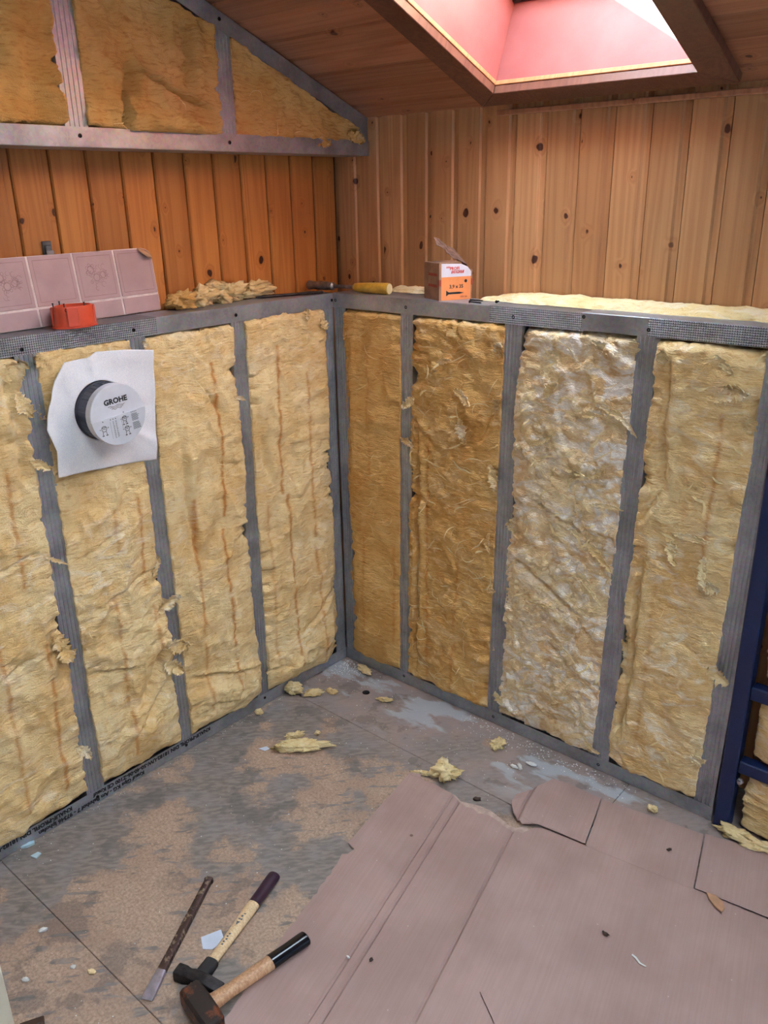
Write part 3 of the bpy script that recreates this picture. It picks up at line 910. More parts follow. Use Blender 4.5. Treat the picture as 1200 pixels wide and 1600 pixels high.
# upper frame
def up_batt(label, a, b, seed, **k):
    make_batt(label, 'L', a, b, a, b, UZ+.036, 2.0, seed, M['wool_dark'], top_fn=lambda y: cz(y)-.046, nx=90, nz=80, wisp=.10, over=.003, rough=.015, bulge=-.002, **k)  # upper batts take the darker wool, putting their shade into the colour
up_batt('shaded amber wool batt at top left in the upper frame', -1.115, -.766, 31, folds=((.75, .9, .6, .2, .020, .02),), fibres=3)
up_batt('shaded amber wool batt with a slumped fold in the middle of the upper frame', -.711, -.366, 32, folds=((.28, .0, .34, .42, .034, .012), (.34, .40, .95, .22, .034, .014), (.80, .95, .78, .35, .030, .012)),
        lumps=((.6, .12, .28, .14, .010),), fibres=3)
up_batt('tapering shaded wool batt in the tip of the upper frame', -.311, .137, 33, folds=((.1, .05, .9, .10, .010, .02),), fibres=4,
        tufts=((.90, .3, .05, .04, -.3, .3), (.6, .02, .05, .03, -.2, .3)))

def slump():
    # folded-over piece sagging at the foot of the middle batt
    ny, nz = 60, 26
    vs = []; fs = []
    for j in range(nz+1):
        for i in range(ny+1):
            t = i/ny; f = j/nz
            y = -.612 + .235*t + fb(t*5, f*4, 2, 3)*.008
            hh = .080*(1-t*.80) + .014*fb(t*6, 3, 1, 3)
            z = UZ+.037 + hh*f
            d = -.004 + .034*(math.sin(PI*min(1, .08+f*.92))**.6)*(math.sin(PI*min(1, .10+t*.86))**.5) + .012*fb(y*24, z*24, 6, 4)
            vs.append((d, y, z))
    for j in range(nz):
        for i in range(ny):
            a = j*(ny+1)+i
            fs.append((a, a+1, a+ny+2, a+ny+1))
    ring = [i for i in range(ny+1)] + [j*(ny+1)+ny for j in range(1, nz+1)] + [nz*(ny+1)+i for i in range(ny-1, -1, -1)] + [j*(ny+1) for j in range(nz-1, 0, -1)]
    b = len(vs)
    for q in ring: vs.append((-.03, vs[q][1], vs[q][2]))
    n = len(ring)
    for k in range(n): fs.append((ring[k], b+k, b+(k+1) % n, ring[(k+1) % n]))
    fs.append(tuple(b+k for k in range(n)))
    par = [o for o in COL.objects if o.name.startswith('wool_batt') and 'slumped' in o.get('label', '')][0]
    o = mesh_obj('slumped_fold', vs, fs, M['wool_dark'], par, True)
    tint_attr(o.data, [(0, .1)]*len(vs))
    o.matrix_parent_inverse = Matrix.Translation(-par.location)
slump()

# blue mounting frame on the right with wool behind it
bf = empty('mounting_frame', (1.26, .0, 0))
tag(bf, 'dark blue powder coated steel mounting frame at the right edge of the photo', 'mounting frame')
box_obj('upright', (1.243, -.012, .0), (1.279, .030, 1.12), M['blue'], bf, .003)
box_obj('upright', (1.70, -.012, .0), (1.736, .030, 1.12), M['blue'], bf, .003)
for z in (.17, .372, 1.085):
    box_obj('crossbar', (1.2795, -.006, z), (1.6995, .026, z+.034), M['blue'], bf, .003)
bm = bmesh.new()
lathe(bm, [(.008, 0), (.008, .005), (.0045, .0055), (.0045, .012)], Matrix(((1, 0, 0, 1.287), (0, 0, -1, .004), (0, 1, 0, .145), (0, 0, 0, 1))), 6)
bm_obj('bolt', bm, M['bolt'], bf)
relocate(bf)
for lab, z0, z1, sd in (('yellow wool block below the lower crossbar of the blue frame', .012, .163, 41), ('yellow wool block between the two low crossbars of the blue frame', .215, .366, 42), ('yellow wool block above the crossbars of the blue frame', .414, 1.07, 43)):
    make_batt(lab, 'R', 1.296, 1.69, 1.296, 1.69, z0, z1, sd, M['wool'], nx=80, nz=50 if z1 < .5 else 140, wisp=.4, bulge=.004, over=-.004, fibres=25, group='wool blocks in the blue frame')

# ------------------------------------------------------------------ wool lying on the ledges and the floor
def clump(label, C, size, seed, mat='fluff', group='loose wool scraps', flat=.5, name='wool_scrap', rz=0.0, res=3, spiky=.5):
    bm = bmesh.new()
    bmesh.ops.create_icosphere(bm, subdivisions=res, radius=.5)
    zs = []
    for v in bm.verts:
        p = v.co.copy()
        k = 1 + .9*spiky*fb(p.x*3+seed, p.y*3, p.z*3, 4) + .35*fb(p.x*9+seed, p.y*9, p.z*9, 3)
        p = p*max(.3, k)
        v.co = Vector((p.x*size[0], p.y*size[1], p.z*size[2]))
    zmin = min(v.co.z for v in bm.verts)
    cut = zmin + (1-flat)*.5*(-zmin)*2
    for v in bm.verts:
        if v.co.z < cut: v.co.z = cut + (v.co.z-cut)*.05
    zmin = min(v.co.z for v in bm.verts)
    for v in bm.verts: v.co.z -= zmin
    me_o = bm_obj(name, bm, M[mat], None, True)
    me_o.location = C
    me_o.rotation_euler = (0, 0, rz)
    tint_attr(me_o.data, [(0, .5)]*len(me_o.data.vertices))
    if label: tag(me_o, label, 'insulation scrap', group)
    return me_o

# ledge fluff, left
for k, (y, x, sx, sy, sz, lab) in enumerate(((-.470, -.075, .05, .07, .040, 'brownish wool tuft on the ledge at the end of the tile panel'), (-.405, -.085, .06, .08, .040, 'ragged wool tuft on the left ledge, left of the highest tuft'),
        (-.320, -.085, .06, .11, .060, 'highest ragged wool tuft on the left ledge'), (-.205, -.095, .05, .11, .045, 'ragged wool tuft on the left ledge behind the tool head'))):
    c = clump(lab, (x, y, TOPZ+.0005), (sx, sy, sz), 60+k*3.7, 'wool_dark' if k == 0 else 'wool', 'wool tufts on the left ledge', .6, 'wool_tuft', 0, 4, .8)
# ledge wool strip, right
def strip(label, x0, x1, y0, y1, z0, h, seed):
    nx, ny = 140, 14
    vs = []; fs = []
    for j in range(ny+1):
        for i in range(nx+1):
            u = i/nx; v = j/ny
            x = x0+(x1-x0)*u
            y = y0+(y1-y0)*v + (fb(x*16+seed, 2, 3, 4)*.012 if j == 0 else 0)
            z = z0 + h*(math.sin(PI*min(1, .06+v*.75))**.5)*(min(1, .25+u*12)*min(1, .25+(1-u)*30)) + fb(x*22+seed, y*22, 1, 4)*.005
            if j == 0: z = z0
            vs.append((x, y, max(z0, z)))
    for j in range(ny):
        for i in range(nx):
            a = j*(nx+1)+i
            fs.append((a, a+1, a+nx+2, a+nx+1))
    b = len(vs)
    ring = [i for i in range(nx+1)] + [j*(nx+1)+nx for j in range(1, ny+1)] + [ny*(nx+1)+i for i in range(nx-1, -1, -1)] + [j*(nx+1) for j in range(ny-1, 0, -1)]
    for q in ring: vs.append((vs[q][0], vs[q][1], z0))
    n = len(ring)
    for k in range(n): fs.append((ring[k], b+k, b+(k+1) % n, ring[(k+1) % n]))
    fs.append(tuple(b+k for k in range(n)))
    o = mesh_obj('wool_strip', vs, fs, M['fluff'], None, True)
    tint_attr(o.data, [(0, .4)]*len(vs))
    return tag(o, label, 'insulation')
strip('long pale wool strip on the right ledge, right of the screw carton', .47, 1.85, .060, .166, TOPZ+.0024, .018, 5)
strip('small wool strip on the ledge behind the tool with the yellow handle', .12, .30, .11, .166, TOPZ+.0004, .014, 9)

# floor scraps: (x, y, sx, sy, sz, rz, spiky, label)
SCR = [(.245, -.45, .135, .042, .028, .72, .45, 'long flat wool shred on the bare floor, largest scrap left of the cardboard'),
       (.192, -.425, .045, .020, .016, 1.2, .8, 'small twisted wool shred just behind the long flat shred'),
       (.232, -.371, .016, .015, .012, .3, .5, 'tiny round wool crumb behind the tip of the long flat shred'),
       (.022, -.268, .055, .042, .040, .3, .5, 'whitish wool lump against the left bottom track'),
       (.080, -.236, .060, .022, .020, .9, .6, 'oblong wool scrap right of the whitish lump'),
       (.113, -.189, .032, .020, .014, .2, .6, 'small wool crumb right of the oblong scrap'),
       (.200+.075, -.119, .042, .014, .012, .5, .7, 'pale wool shred lying alone below the first right stud'),
       (.108, -.032, .055, .028, .014, -.3, .7, 'flat wool scrap against the right bottom track near the corner'),
       (.022, -.41, .022, .018, .020, .4, .5, 'small wool ball against the left bottom track, nearer than the whitish lump'),
       (.632, -.287, .066, .060, .034, .2, .8, 'bright yellow wool lump at the tip of the cardboard'),
       (.575, -.318, .050, .014, .010, .5, .6, 'white wool wisp beside the bright yellow lump'),
       (.665, -.085, .034, .040, .018, .4, .6, 'dull wool scrap on the floor in front of the second right stud'),
       (1.110, -.060, .024, .018, .016, .2, .4, 'little yellow wool ball in front of the bottom track near the blue upright'),
       (.445, -1.226, .016, .010, .009, .3, .4, 'tiny ochre wool crumb at the lower left of the bare floor')]
for k, (x, y, sx, sy, sz, rz, sp, lab) in enumerate(SCR):
    clump(lab, (x, y, .0003), (sx, sy, sz), 80+k*5.3, 'fluff', 'loose wool scraps on the floor', .8, 'wool_scrap', rz, 4 if sx > .03 else 3, sp)
# wool fringe spilling out under the blue frame
for k, (x, y, sx, lab) in enumerate(((1.30, -.022, .075, 'stringy wool spill at the foot of the blue upright'), (1.37, -.03, .09, 'stringy wool spill at the right edge of the photo'))):
    clump(lab, (x, y, .0004), (sx, .03, .022), 150+k*4, 'fluff', 'wool spill under the blue frame', .8, 'wool_scrap', .1, 4, 1.0)

# ------------------------------------------------------------------ concealed mixer box with sealing sheet
CY, CZ = -.787, 1.016
FX = Vector((0, 1, 0)); FZ = Vector((0, 0, 1)); FN = Vector((1, 0, 0))
def ring_to_outline(label):
    """square fleece sheet with a round collar: polar mesh from collar to outline"""
    out = [(-.856, 1.134), (-.80, 1.1345), (-.775, 1.145), (-.70, 1.140), (-.632, 1.130), (-.640, 1.0), (-.650, .862), (-.76, .874), (-.918, .890), (-.912, .95), (-.925, 1.00), (-.912, 1.05), (-.885, 1.10)]
    def hit(a):
        d = Vector((math.cos(a), math.sin(a))); best = None
        for i in range(len(out)):
            p = Vector(out[i])-Vector((CY, CZ)); q = Vector(out[(i+1) % len(out)])-Vector((CY, CZ))
            e = q-p; den = d.x*e.y-d.y*e.x
            if abs(den) < 1e-9: continue
            t_ = (p.x*e.y-p.y*e.x)/den; u_ = (p.x*d.y-p.y*d.x)/den
            if t_ > 0 and -1e-6 <= u_ <= 1+1e-6: best = t_ if best is None else max(best, t_)
        return best
    ns, nr = 144, 22
    vs = []; fs = []
    angs = [2*PI*k/ns for k in range(ns)]
    for p in out:                                   # snap rays onto the corners
        a = math.atan2(p[1]-CZ, p[0]-CY) % (2*PI)
        k = min(range(ns), key=lambda k: abs((angs[k]-a+PI) % (2*PI)-PI))
        angs[k] = a
    for j in range(nr+1):
        u = j/nr
        for k in range(ns):
            a = angs[k]; R1 = hit(a) or .12
            r = .0672 + (R1-.0672)*u
            d = .010 + .010*(1-u)**3 + .010*math.sin(2*a+.6)*u*u*.8 + .006*fb(math.cos(a)*2, math.sin(a)*2, u*1.5, 2)*u
            if math.cos(a) < 0: d += .010*u*u*abs(math.cos(a))
            for ac in (1.62, 3.95, 5.6):
                d += .0045*math.exp(-((a-ac)/.09)**2)*min(1, u*2)
            vs.append((d+.004, CY+r*math.cos(a), CZ+r*math.sin(a)))
    for j in range(nr):
        for k in range(ns):
            a = j*ns+k; b = j*ns+(k+1) % ns
            fs.append((a, b, b+ns, a+ns))
    o = mesh_obj('sealing_sheet', vs, fs, M['sheet'], None, True)
    s = o.modifiers.new('thickness', 'SOLIDIFY'); s.thickness = .0012; s.offset = -1
    return tag(o, label, 'sealing sheet')
ring_to_outline('white square sealing sheet around the round mixer box on the left wall')
mb = empty('mixer_box', (.0, CY, CZ))
tag(mb, 'round concealed mixer box with grey GROHE cover and dark blue sleeve', 'mixer box')
MX = Matrix(((0, 0, 1, 0), (1, 0, 0, CY), (0, 1, 0, CZ), (0, 0, 0, 1)))
bm = bmesh.new(); lathe(bm, [(.0655, .0), (.0655, .030), (.0668, .031), (.0668, .034), (.0655, .035), (.0655, .0685)], MX, 48)
sl = autosmooth(bm_obj('sleeve', bm, M['sleeve'], mb))
bm = bmesh.new()
for k in range(40):
    a = 2*PI*k/40
    Mr = MX @ Matrix.Rotation(a, 4, 'Z')
    vs = bbox(bm, (.0653, -.0012, .037), (.0666, .0012, .066))
    for v in vs: v.co = Mr @ v.co
bm_obj('rib_band', bm, M['sleeve'], sl)
bm = bmesh.new(); lathe(bm, [(.0665, .0690), (.0680, .0702), (.0680, .0875), (.0665, .0890)], MX, 56)
cv = autosmooth(bm_obj('cover', bm, M['cover'], mb))
# raised label half (below a slightly slanting step)
bm = bmesh.new()
R = .0680; pts = []
a0, a1 = math.radians(186), math.radians(360+4)
for k in range(37):
    a = a0+(a1-a0)*k/36
    pts.append((R*math.cos(a), R*math.sin(a)))
lp = prism('label_plate', pts, ((.0890, CY, CZ), FX, FZ, FN), .0032, M['cover2'], cv)
TX = .0893
rot = math.radians(4)
AX = FX*math.cos(rot)+FZ*math.sin(rot); BX = -FX*math.sin(rot)+FZ*math.cos(rot)
def cp(a, b, x=TX):
    return Vector((x, CY, CZ)) + AX*a + BX*b
text_obj('lettering', 'GROHE', .0165, cp(.0, .0265), AX, BX, M['ink'], cv, .0002, .0007, 1.05, 'CENTER')
bm = bmesh.new()
for r in range(3):
    prev = None
    for k in range(25):
        u = k/24
        w = (.021-.004*r)
        a = -w+2*w*u; b = .0205-r*.0032 + .0011*math.sin(u*4*PI+.3)
        q = [bm.verts.new(cp(a, b+.0005, TX+.0001)), bm.verts.new(cp(a, b-.0005, TX+.0001))]
        if prev: bm.faces.new((prev[0], prev[1], q[1], q[0]))
        prev = q
bm_obj('wave_emblem', bm, M['ink'], cv)
# printed plans, figures and columns of small print on the label plate
PX = .0924
bm = bmesh.new()
def bar(a0, b0, a1, b1, w=.0004):
    p = Vector((a0, b0)); q = Vector((a1, b1)); d = (q-p).normalized()*w; n = Vector((-d.y, d.x))
    bm.faces.new([bm.verts.new(cp(c.x, c.y, PX)) for c in (p-n, q-n, q+n, p+n)])
def plan(ax, ay, s=1.0):
    for k in range(8):
        a = 2*PI*k/8; b = 2*PI*(k+1)/8
        bar(ax+.0065*s*math.cos(a), ay+.0065*s*math.sin(a), ax+.0065*s*math.cos(b), ay+.0065*s*math.sin(b), .0006)
    bar(ax-.006*s, ay+.003*s, ax+.006*s, ay+.003*s, .0007); bar(ax-.004*s, ay-.0005, ax+.004*s, ay-.0005, .0006)
    for dx in (-.004, .004):
        bar(ax+dx*s, ay-.006*s, ax+dx*1.2*s, ay-.0135*s, .0006); bar(ax+dx*1.2*s-.0025, ay-.015*s, ax+dx*1.2*s+.0025, ay-.015*s, .0010)
    bar(ax-.011*s, ay, ax-.009*s, ay, .0009); bar(ax+.009*s, ay, ax+.011*s, ay+.002, .0009)
    bar(ax-.001, ay+.016*s, ax+.001, ay+.016*s, .0012)
plan(-.042, -.022)
plan(.012, -.012, .9); plan(.014, -.036, .95)
bar(.004, -.014, .004, -.035, .0003); bar(.013, -.022, .013, -.028, .0003)
for j in range(3):
    bar(-.024+j*.0065, -.006, -.022+j*.0065, -.006, .0011)
bm_obj('printed_plan', bm, M['ink'], lp)
bm = bmesh.new()
rr = random.Random(3)
for k in range(19):
    b = -.011-k*.0021
    for j in range(3):
        x0 = -.0255+j*.0068
        bar(x0, b, x0+(.0012 if j == 0 else rr.uniform(.0024, .0044)), b, .00045)
for blk in (0, 1):
    for k in range(8):
        b = -.0075-blk*.020-k*.0021
        if b < -.045: continue
        bar(.030, b, .030+rr.uniform(.014, .020), b, .00055)
for k in range(4): bar(.030+k*.004, -.003, .0322+k*.004, -.003, .0010)
bm_obj('printed_rows', bm, M['ink_grey'], lp)['kind'] = 'stuff'
relocate(mb)
for c in (cv, lp, sl):
    for q in c.children: q.matrix_parent_inverse = Matrix()

# ------------------------------------------------------------------ faux-tile panel leaning on the gable wall
tp = empty('tile_panel', (-.075, -.72, TOPZ))
tag(tp, 'pink tile pattern wall panel with curled corner leaning on the left ledge', 'wall panel')
lean = .12
# local: a along y, b up the panel, n outwards
PA = Vector((-.09, .996, 0)).normalized(); PH = Vector((.996, .09, 0)).normalized()
PB = -PH*math.sin(lean) + Vector((0, 0, math.cos(lean))); PN = PH*math.cos(lean) + Vector((0, 0, math.sin(lean)))
PO = Vector((-.150, 0, TOPZ+.0015))
HT = .150
A_END = -.517
corner = [(A_END-.035+.035*math.sin(t*PI/2/6), HT-.022+.022*math.cos(t*PI/2/6)) for t in range(7)]
core = prism('core', [(-1.30, 0), (A_END-.004, 0)] + [(A_END, .02)] + corner[::-1] + [(-1.30, HT)], (PO, PA, PB, PN), .003, M['grout'], tp)
TW = .1125
def tile(a0, a1, b0, b1, clip=None):
    pts = [(a0, b0), (a1, b0), (a1, b1), (a0, b1)]
    if clip: pts = [(a0, b0), (a1, b0), (a1, HT-.030), (a1-.008, HT-.014), (a1-.030, HT-.003), (a0, b1)]
    t_ = prism('tile', pts, (PO+PN*.0031, PA, PB, PN), .0014, M['tile'], tp, .0006)
    bm = bmesh.new()
    q = .0085
    if b1-b0 > .06:
        for (x0, y0, x1, y1) in ((a0+q, b0+q, a1-q, b0+q+.0009), (a0+q, b1-q-.0009, a1-q-(.02 if clip else 0), b1-q), (a0+q, b0+q, a0+q+.0009, b1-q), (a1-q-.0009, b0+q, a1-q, b1-q-(.02 if clip else 0))):
            bm.faces.new([bm.verts.new(PO+PA*x+PB*y+PN*.00475) for x, y in ((x0, y0), (x1, y0), (x1, y1), (x0, y1))])
        bm_obj('border_line', bm, M['tile_line'], t_)
    return t_
SPL = .040
for k in range(7):
    a1 = A_END-.0015 - k*TW; a0 = a1-TW+.005
    tile(a0, a1, SPL+.0025, HT-.001, k == 0)
    t_ = tile(a0, a1, .001, SPL-.0025)
    if k % 2 == 1:
        # printed flower spray: outlined blossoms, stems and leaves
        cx, cy = (a0+a1)/2+.002, (SPL+HT)/2
        bm = bmesh.new()
        rr = random.Random(k)
        def arc(x, y, r, s0=0, s1=2*PI, w=.0006, n=14):
            pv = None
            for i in range(n+1):
                a = s0+(s1-s0)*i/n
                q = [bm.verts.new(PO+PA*(x+rad*math.cos(a))+PB*(y+rad*math.sin(a))+PN*.0049) for rad in (r-w, r+w)]
                if pv: bm.faces.new((pv[0], pv[1], q[1], q[0]))
                pv = q
        for fx, fy, fr_ in ((-.004, -.003, .008), (.014, .002, .007), (-.017, .015, .008)):
            arc(cx+fx, cy+fy, fr_)
            for i in range(7):
                a = 2*PI*i/7
                arc(cx+fx+fr_*1.35*math.cos(a), cy+fy+fr_*1.35*math.sin(a), fr_*.42, 0, 2*PI, .0004, 8)
        for i in range(16):
            a = rr.uniform(0, 2*PI); d = rr.uniform(.018, .030)
            arc(cx+d*math.cos(a), cy+d*.95*math.sin(a), rr.uniform(.003, .007), rr.uniform(0, 3), rr.uniform(4, 6), .0004, 8)
        bm_obj('flower_print', bm, M['tile_line'], t_)
relocate(tp)
for c in tp.children:
    for q in c.children: q.matrix_parent_inverse = Matrix()
# curled corner flap
bm = bmesh.new()
nu = 10; rows_ = []
for i in range(nu+1):
    u = i/nu; a = u*PI/2
    p = PO + PA*(A_END-.040+.040*math.sin(a)) + PB*(HT-.026+.026*math.cos(a)) + PN*.005
    q = PO + PA*(A_END-.040+.036*math.sin(a)-.012*math.sin(u*PI)) + PB*(HT-.026+.022*math.cos(a)-.012*math.sin(u*PI)) + PN*(.006+.014*math.sin(u*PI))
    rows_.append((bm.verts.new(p), bm.verts.new((p+q)/2+PN*.006*math.sin(u*PI)), bm.verts.new(q)))
for a, b in zip(rows_, rows_[1:]):
    bm.faces.new((a[0], b[0], b[1], a[1])); bm.faces.new((a[1], b[1], b[2], a[2]))
cf = bm_obj('curled_corner', bm, M['panel_back'], tp, True)
cf.matrix_parent_inverse = Matrix.Translation(-tp.location)
s = cf.modifiers.new('thickness', 'SOLIDIFY'); s.thickness = .0014

# small steel clip on the gable wall
cl = empty('wall_clip', (XB, -.778, 1.36))
tag(cl, 'small steel mirror clip on the pine boards above the tile panel', 'clip')
box_obj('back_plate', (XB+.0005, -.789, 1.345), (XB+.004, -.767, 1.378), M['clip'], cl, .001)
box_obj('jaw', (XB+.0045, -.785, 1.350), (XB+.012, -.771, 1.370), M['clip'], cl, .002)
box_obj('lip', (XB+.0125, -.787, 1.346), (XB+.015, -.769, 1.358), M['bolt'], cl, .001)
relocate(cl)

# orange-red plastic wall socket box, upside down on the ledge
rb = empty('socket_box', (-.026, -.794, TOPZ))
tag(rb, 'orange-red round plastic socket box standing on the left ledge', 'socket box')
bm = bmesh.new()
T = Matrix.Translation((-.026, -.794, TOPZ+.001)) @ Matrix.Rotation(.1, 4, 'Z') @ Matrix.Diagonal((.92, 1.28, 1.0, 1.0))
lathe(bm, [(.041, 0), (.041, .002), (.0365, .0025), (.0355, .043), (.0345, .0455), (.0325, .0455), (.0325, .006), (.0, .006)], T, 44, 1, 1, False)
body = autosmooth(bm_obj('body', bm, M['redpl'], rb))
for a, w in ((2.6, .010), (-.5, .010), (1.1, .006), (4.2, .006)):
    bm = bmesh.new()
    vs = bbox(bm, (.0352, -w, .004), (.0395, w, .044), .001)
    Mr = T @ Matrix.Rotation(a, 4, 'Z')
    for v in bm.verts: v.co = Mr @ v.co
    bm_obj('screw_channel', bm, M['redpl'], rb)
for a in (3.4, -1.9, -.9, .2):
    bm = bmesh.new()
    Mr = T @ Matrix.Rotation(a, 4, 'Z') @ Matrix.Translation((.034, 0, .0455))
    lathe(bm, [(.0011, 0), (.0011, .006), (.0018, .0065), (.0018, .0078)], Mr, 8)
    bm_obj('pin', bm, M['steel_dark'], rb)
bm = bmesh.new()
Mr = T @ Matrix.Rotation(-.75, 4, 'Z') @ Matrix.Translation((.0358, 0, .039)) @ Matrix.Rotation(PI/2, 4, 'Y')
lathe(bm, [(.0030, 0), (.0042, 0), (.0042, .0006), (.0030, .0006), (.0030, 0)], Mr, 14, 1, 1, False)
bm_obj('knockout_ring', bm, M['steel_dark'], rb)
relocate(rb)

# tool with a yellow handle on the corner of the ledge
th_ = empty('chisel_tool', (.10, .02, TOPZ))
tag(th_, 'tool with yellow wooden handle and worn grey head lying on the ledge corner', 'hand tool')
h0 = Vector((.176, .045, TOPZ+.0165)); h1 = Vector((-.105, .006, TOPZ+.016))
ax = (h1-h0).normalized(); sd = ax.cross(Vector((0, 0, 1))).normalized(); upv = sd.cross(ax)
TM = Matrix((sd, upv, ax)).transposed().to_4x4(); TM.translation = h0
bm = bmesh.new(); lathe(bm, [(.0120, 0), (.0148, .002), (.0158, .008), (.0152, .05), (.0128, .10), (.0105, .117), (.009, .119)], TM, 20)
hd = autosmooth(bm_obj('handle', bm, M['handle_y'], th_))
bm = bmesh.new(); lathe(bm, [(.0135, -.0012), (.0145, -.0003), (.0135, .0004)], TM, 20)
bm_obj('handle_end', bm, M['handle_end'], hd)
bm = bmesh.new(); lathe(bm, [(.0055, .1195), (.0050, .19)], TM, 12)
autosmooth(bm_obj('shank', bm, M['steel'], th_))
bm = bmesh.new(); lathe(bm, [(.0075, .190), (.0115, .194), (.0115, .2), (.0095, .203), (.0095, .208), (.012, .212), (.0125, .25), (.011, .262), (.0125, .272), (.0135, .278), (.012, .283)], TM, 14)
autosmooth(bm_obj('head', bm, M['steel'], th_))
relocate(th_)
hd.children[0].matrix_parent_inverse = Matrix()
rod = bpy.data.meshes.new('steel_rod')
bm = bmesh.new()
q0 = Vector((-.012, -.028, TOPZ+.0045)); q1 = Vector((-.075, -.225, TOPZ+.0045))
d = (q1-q0); L = d.length; d.normalize(); sd = d.cross(Vector((0, 0, 1))).normalized()
TM = Matrix((sd, sd.cross(d), d)).transposed().to_4x4(); TM.translation = q0
lathe(bm, [(.0025, 0), (.0040, .004), (.0040, L-.02), (.0015, L)], TM, 10)
tag(autosmooth(bm_obj('steel_rod', bm, M['steel_dark'])), 'thin dark steel rod on the left ledge beside the grey tool head', 'rod')

# ------------------------------------------------------------------ screw carton
bx = empty('screw_carton', (.38, .004, TOPZ), math.radians(64))
tag(bx, 'small orange and white screw carton with torn open lid on the right ledge', 'carton')
CW, CD, CH = .096, .088, .094          # local x = along front, y = back (into wall), z up; front = -y
ZL = .0012
bm = bmesh.new()
th2 = .0012
for lo, hi in (((0, CD-th2, ZL), (CW, CD, CH)), ((0, th2, ZL), (th2, CD-th2, CH)), ((CW-th2, th2, ZL), (CW, CD-th2, CH*.80)), ((0, 0, ZL-.0008), (CW, CD, ZL))):
    bbox(bm, lo, hi)
bm_obj('body', bm, M['carton'], bx)
prism('front_panel', [(0, 0), (CW, 0), (CW, CH*.76), (CW-.012, CH-.016), (CW-.034, CH-.004), (.0, CH-.0012)], ((0, th2, ZL), (1, 0, 0), (0, 0, 1), (0, -1, 0)), th2, M['carton'], bx)
fr2 = ((0, -.0003, ZL), (1, 0, 0), (0, 0, 1), (0, -1, 0))
lb = prism('label', [(.006, .0), (CW-.004, .0), (CW-.004, .058), (.006, .058)], fr2, .0003, M['lab_orange'], bx)
lb2 = prism('label', [(.006, .0581), (CW-.004, .0581), (CW-.004, .070), (CW-.014, CH-.012), (CW-.034, CH-.004), (.006, CH-.002)], fr2, .0003, M['lab_white'], bx)
for x0 in (.0005, CW-.0035):
    prism('red_band', [(x0, .036), (x0+.005, .036), (x0+.005, .052), (x0, .052)], fr2, .0005, M['carton_red'], bx)
    prism('red_band', [(x0, .036), (x0+.005, .036), (x0+.005, .052), (x0, .052)], ((-.0003 if x0 < .01 else CW+.0003, 0, ZL), (0, 1, 0), (0, 0, 1), (-1 if x0 < .01 else 1, 0, 0)), .0002, M['carton_red'], bx)
def btext(s, size, a, b, mat, bold=.0002, al='LEFT', sx=1.0, par=None):
    text_obj('lettering', s, size, (a, -.0007, ZL+b), (1, 0, 0), (0, 0, 1), M[mat], par or bx, .0001, bold, sx, al)
for x0 in (.020, .0235, .027):
    prism('emblem_stroke', [(x0, .080), (x0+.0022, .080), (x0+.003, .0845), (x0+.0008, .0845)], ((0, -.0007, ZL), (1, 0, 0), (0, 0, 1), (0, -1, 0)), .0002, M['red_ink'], bx)
btext('PROFI', .0105, .030, .0755, 'red_ink', .0004)
prism('emblem_bar', [(.034, .0665), (.070, .0665), (.072, .0742), (.036, .0742)], ((0, -.0007, ZL), (1, 0, 0), (0, 0, 1), (0, -1, 0)), .0002, M['red_ink'], bx)
text_obj('lettering', 'DEPOT', .0098, (.037, -.0010, ZL+.0668), (1, 0, 0), (0, 0, 1), M['lab_white'], bx, .0001, .0, 1.02)
btext('3,9 x 35', .0125, .029, .0295, 'ink', .0003)
btext('1000 Stk', .0062, .060, .005, 'carton_red', .0001)
# printed screw and bit symbol
sp = [(.020, .0155), (.023, .0160)]
pts = [(.0200, .0130), (.0225, .0130)]
scr = [(.020, .0105), (.0215, .0110), (.0275, .0150)]
x = .0275
while x < .060:
    scr += [(x+.0008, .0142), (x+.0016, .0152)]; x += .0020
scr += [(.0720, .0172)]
topp = []
x = .060
while x > .0275:
    topp += [(x, .0192), (x-.0008, .0202)]; x -= .0020
scr += topp + [(.0275, .0196), (.0215, .0238), (.020, .0243)]
prism('printed_screw', scr, ((0, -.0007, ZL), (1, 0, 0), (0, 0, 1), (0, -1, 0)), .0002, M['ink'], bx)
prism('printed_dot', [(.077+.0042*math.cos(a*PI/8), .0465+.0042*math.sin(a*PI/8)) for a in range(16)], ((0, -.0007, ZL), (1, 0, 0), (0, 0, 1), (0, -1, 0)), .0002, M['ink'], bx)
# faded print rows on the left side
for k in range(5):
    z = .018+k*.014
    prism('side_print', [(.012, z), (.070-.008*(k % 2), z), (.070-.008*(k % 2), z+.007), (.012, z+.007)], ((-.0003, 0, ZL), (0, 1, 0), (0, 0, 1), (-1, 0, 0)), .0001, M['carton_red'] if k in (1, 3) else M['carton'], bx)
# lid remains and the torn raised flap
box_obj('lid_remnant', (.002, .002, CH-.0002), (.060, .026, CH+.0010), M['carton'], bx)
bm = bmesh.new()
nu, nv = 14, 5
grid = []
for i in range(nu+1):
    u = i/nu
    row = []
    for j in range(nv+1):
        v = j/nv
        bx_ = CW-.001 - .092*u + .006*math.sin(u*9)
        bz_ = CH*.80 - .002 + .064*u**.8 + .005*fb(u*6, v*3, 2, 3) + .030*v*min(1, u*3)*(1-.35*u)
        by_ = .014 + .030*v*(1-.4*u) + .012*u + .004*fb(u*5+3, v*4, 7, 3)
        row.append(bm.verts.new((bx_, by_, bz_)))
    grid.append(row)
for i in range(nu):
    for j in range(nv):
        bm.faces.new((grid[i][j], grid[i+1][j], grid[i+1][j+1], grid[i][j+1]))
fp = bm_obj('torn_flap', bm, M['carton_shade'], bx)
sm = fp.modifiers.new('thickness', 'SOLIDIFY'); sm.thickness = .0014
bm = bmesh.new()
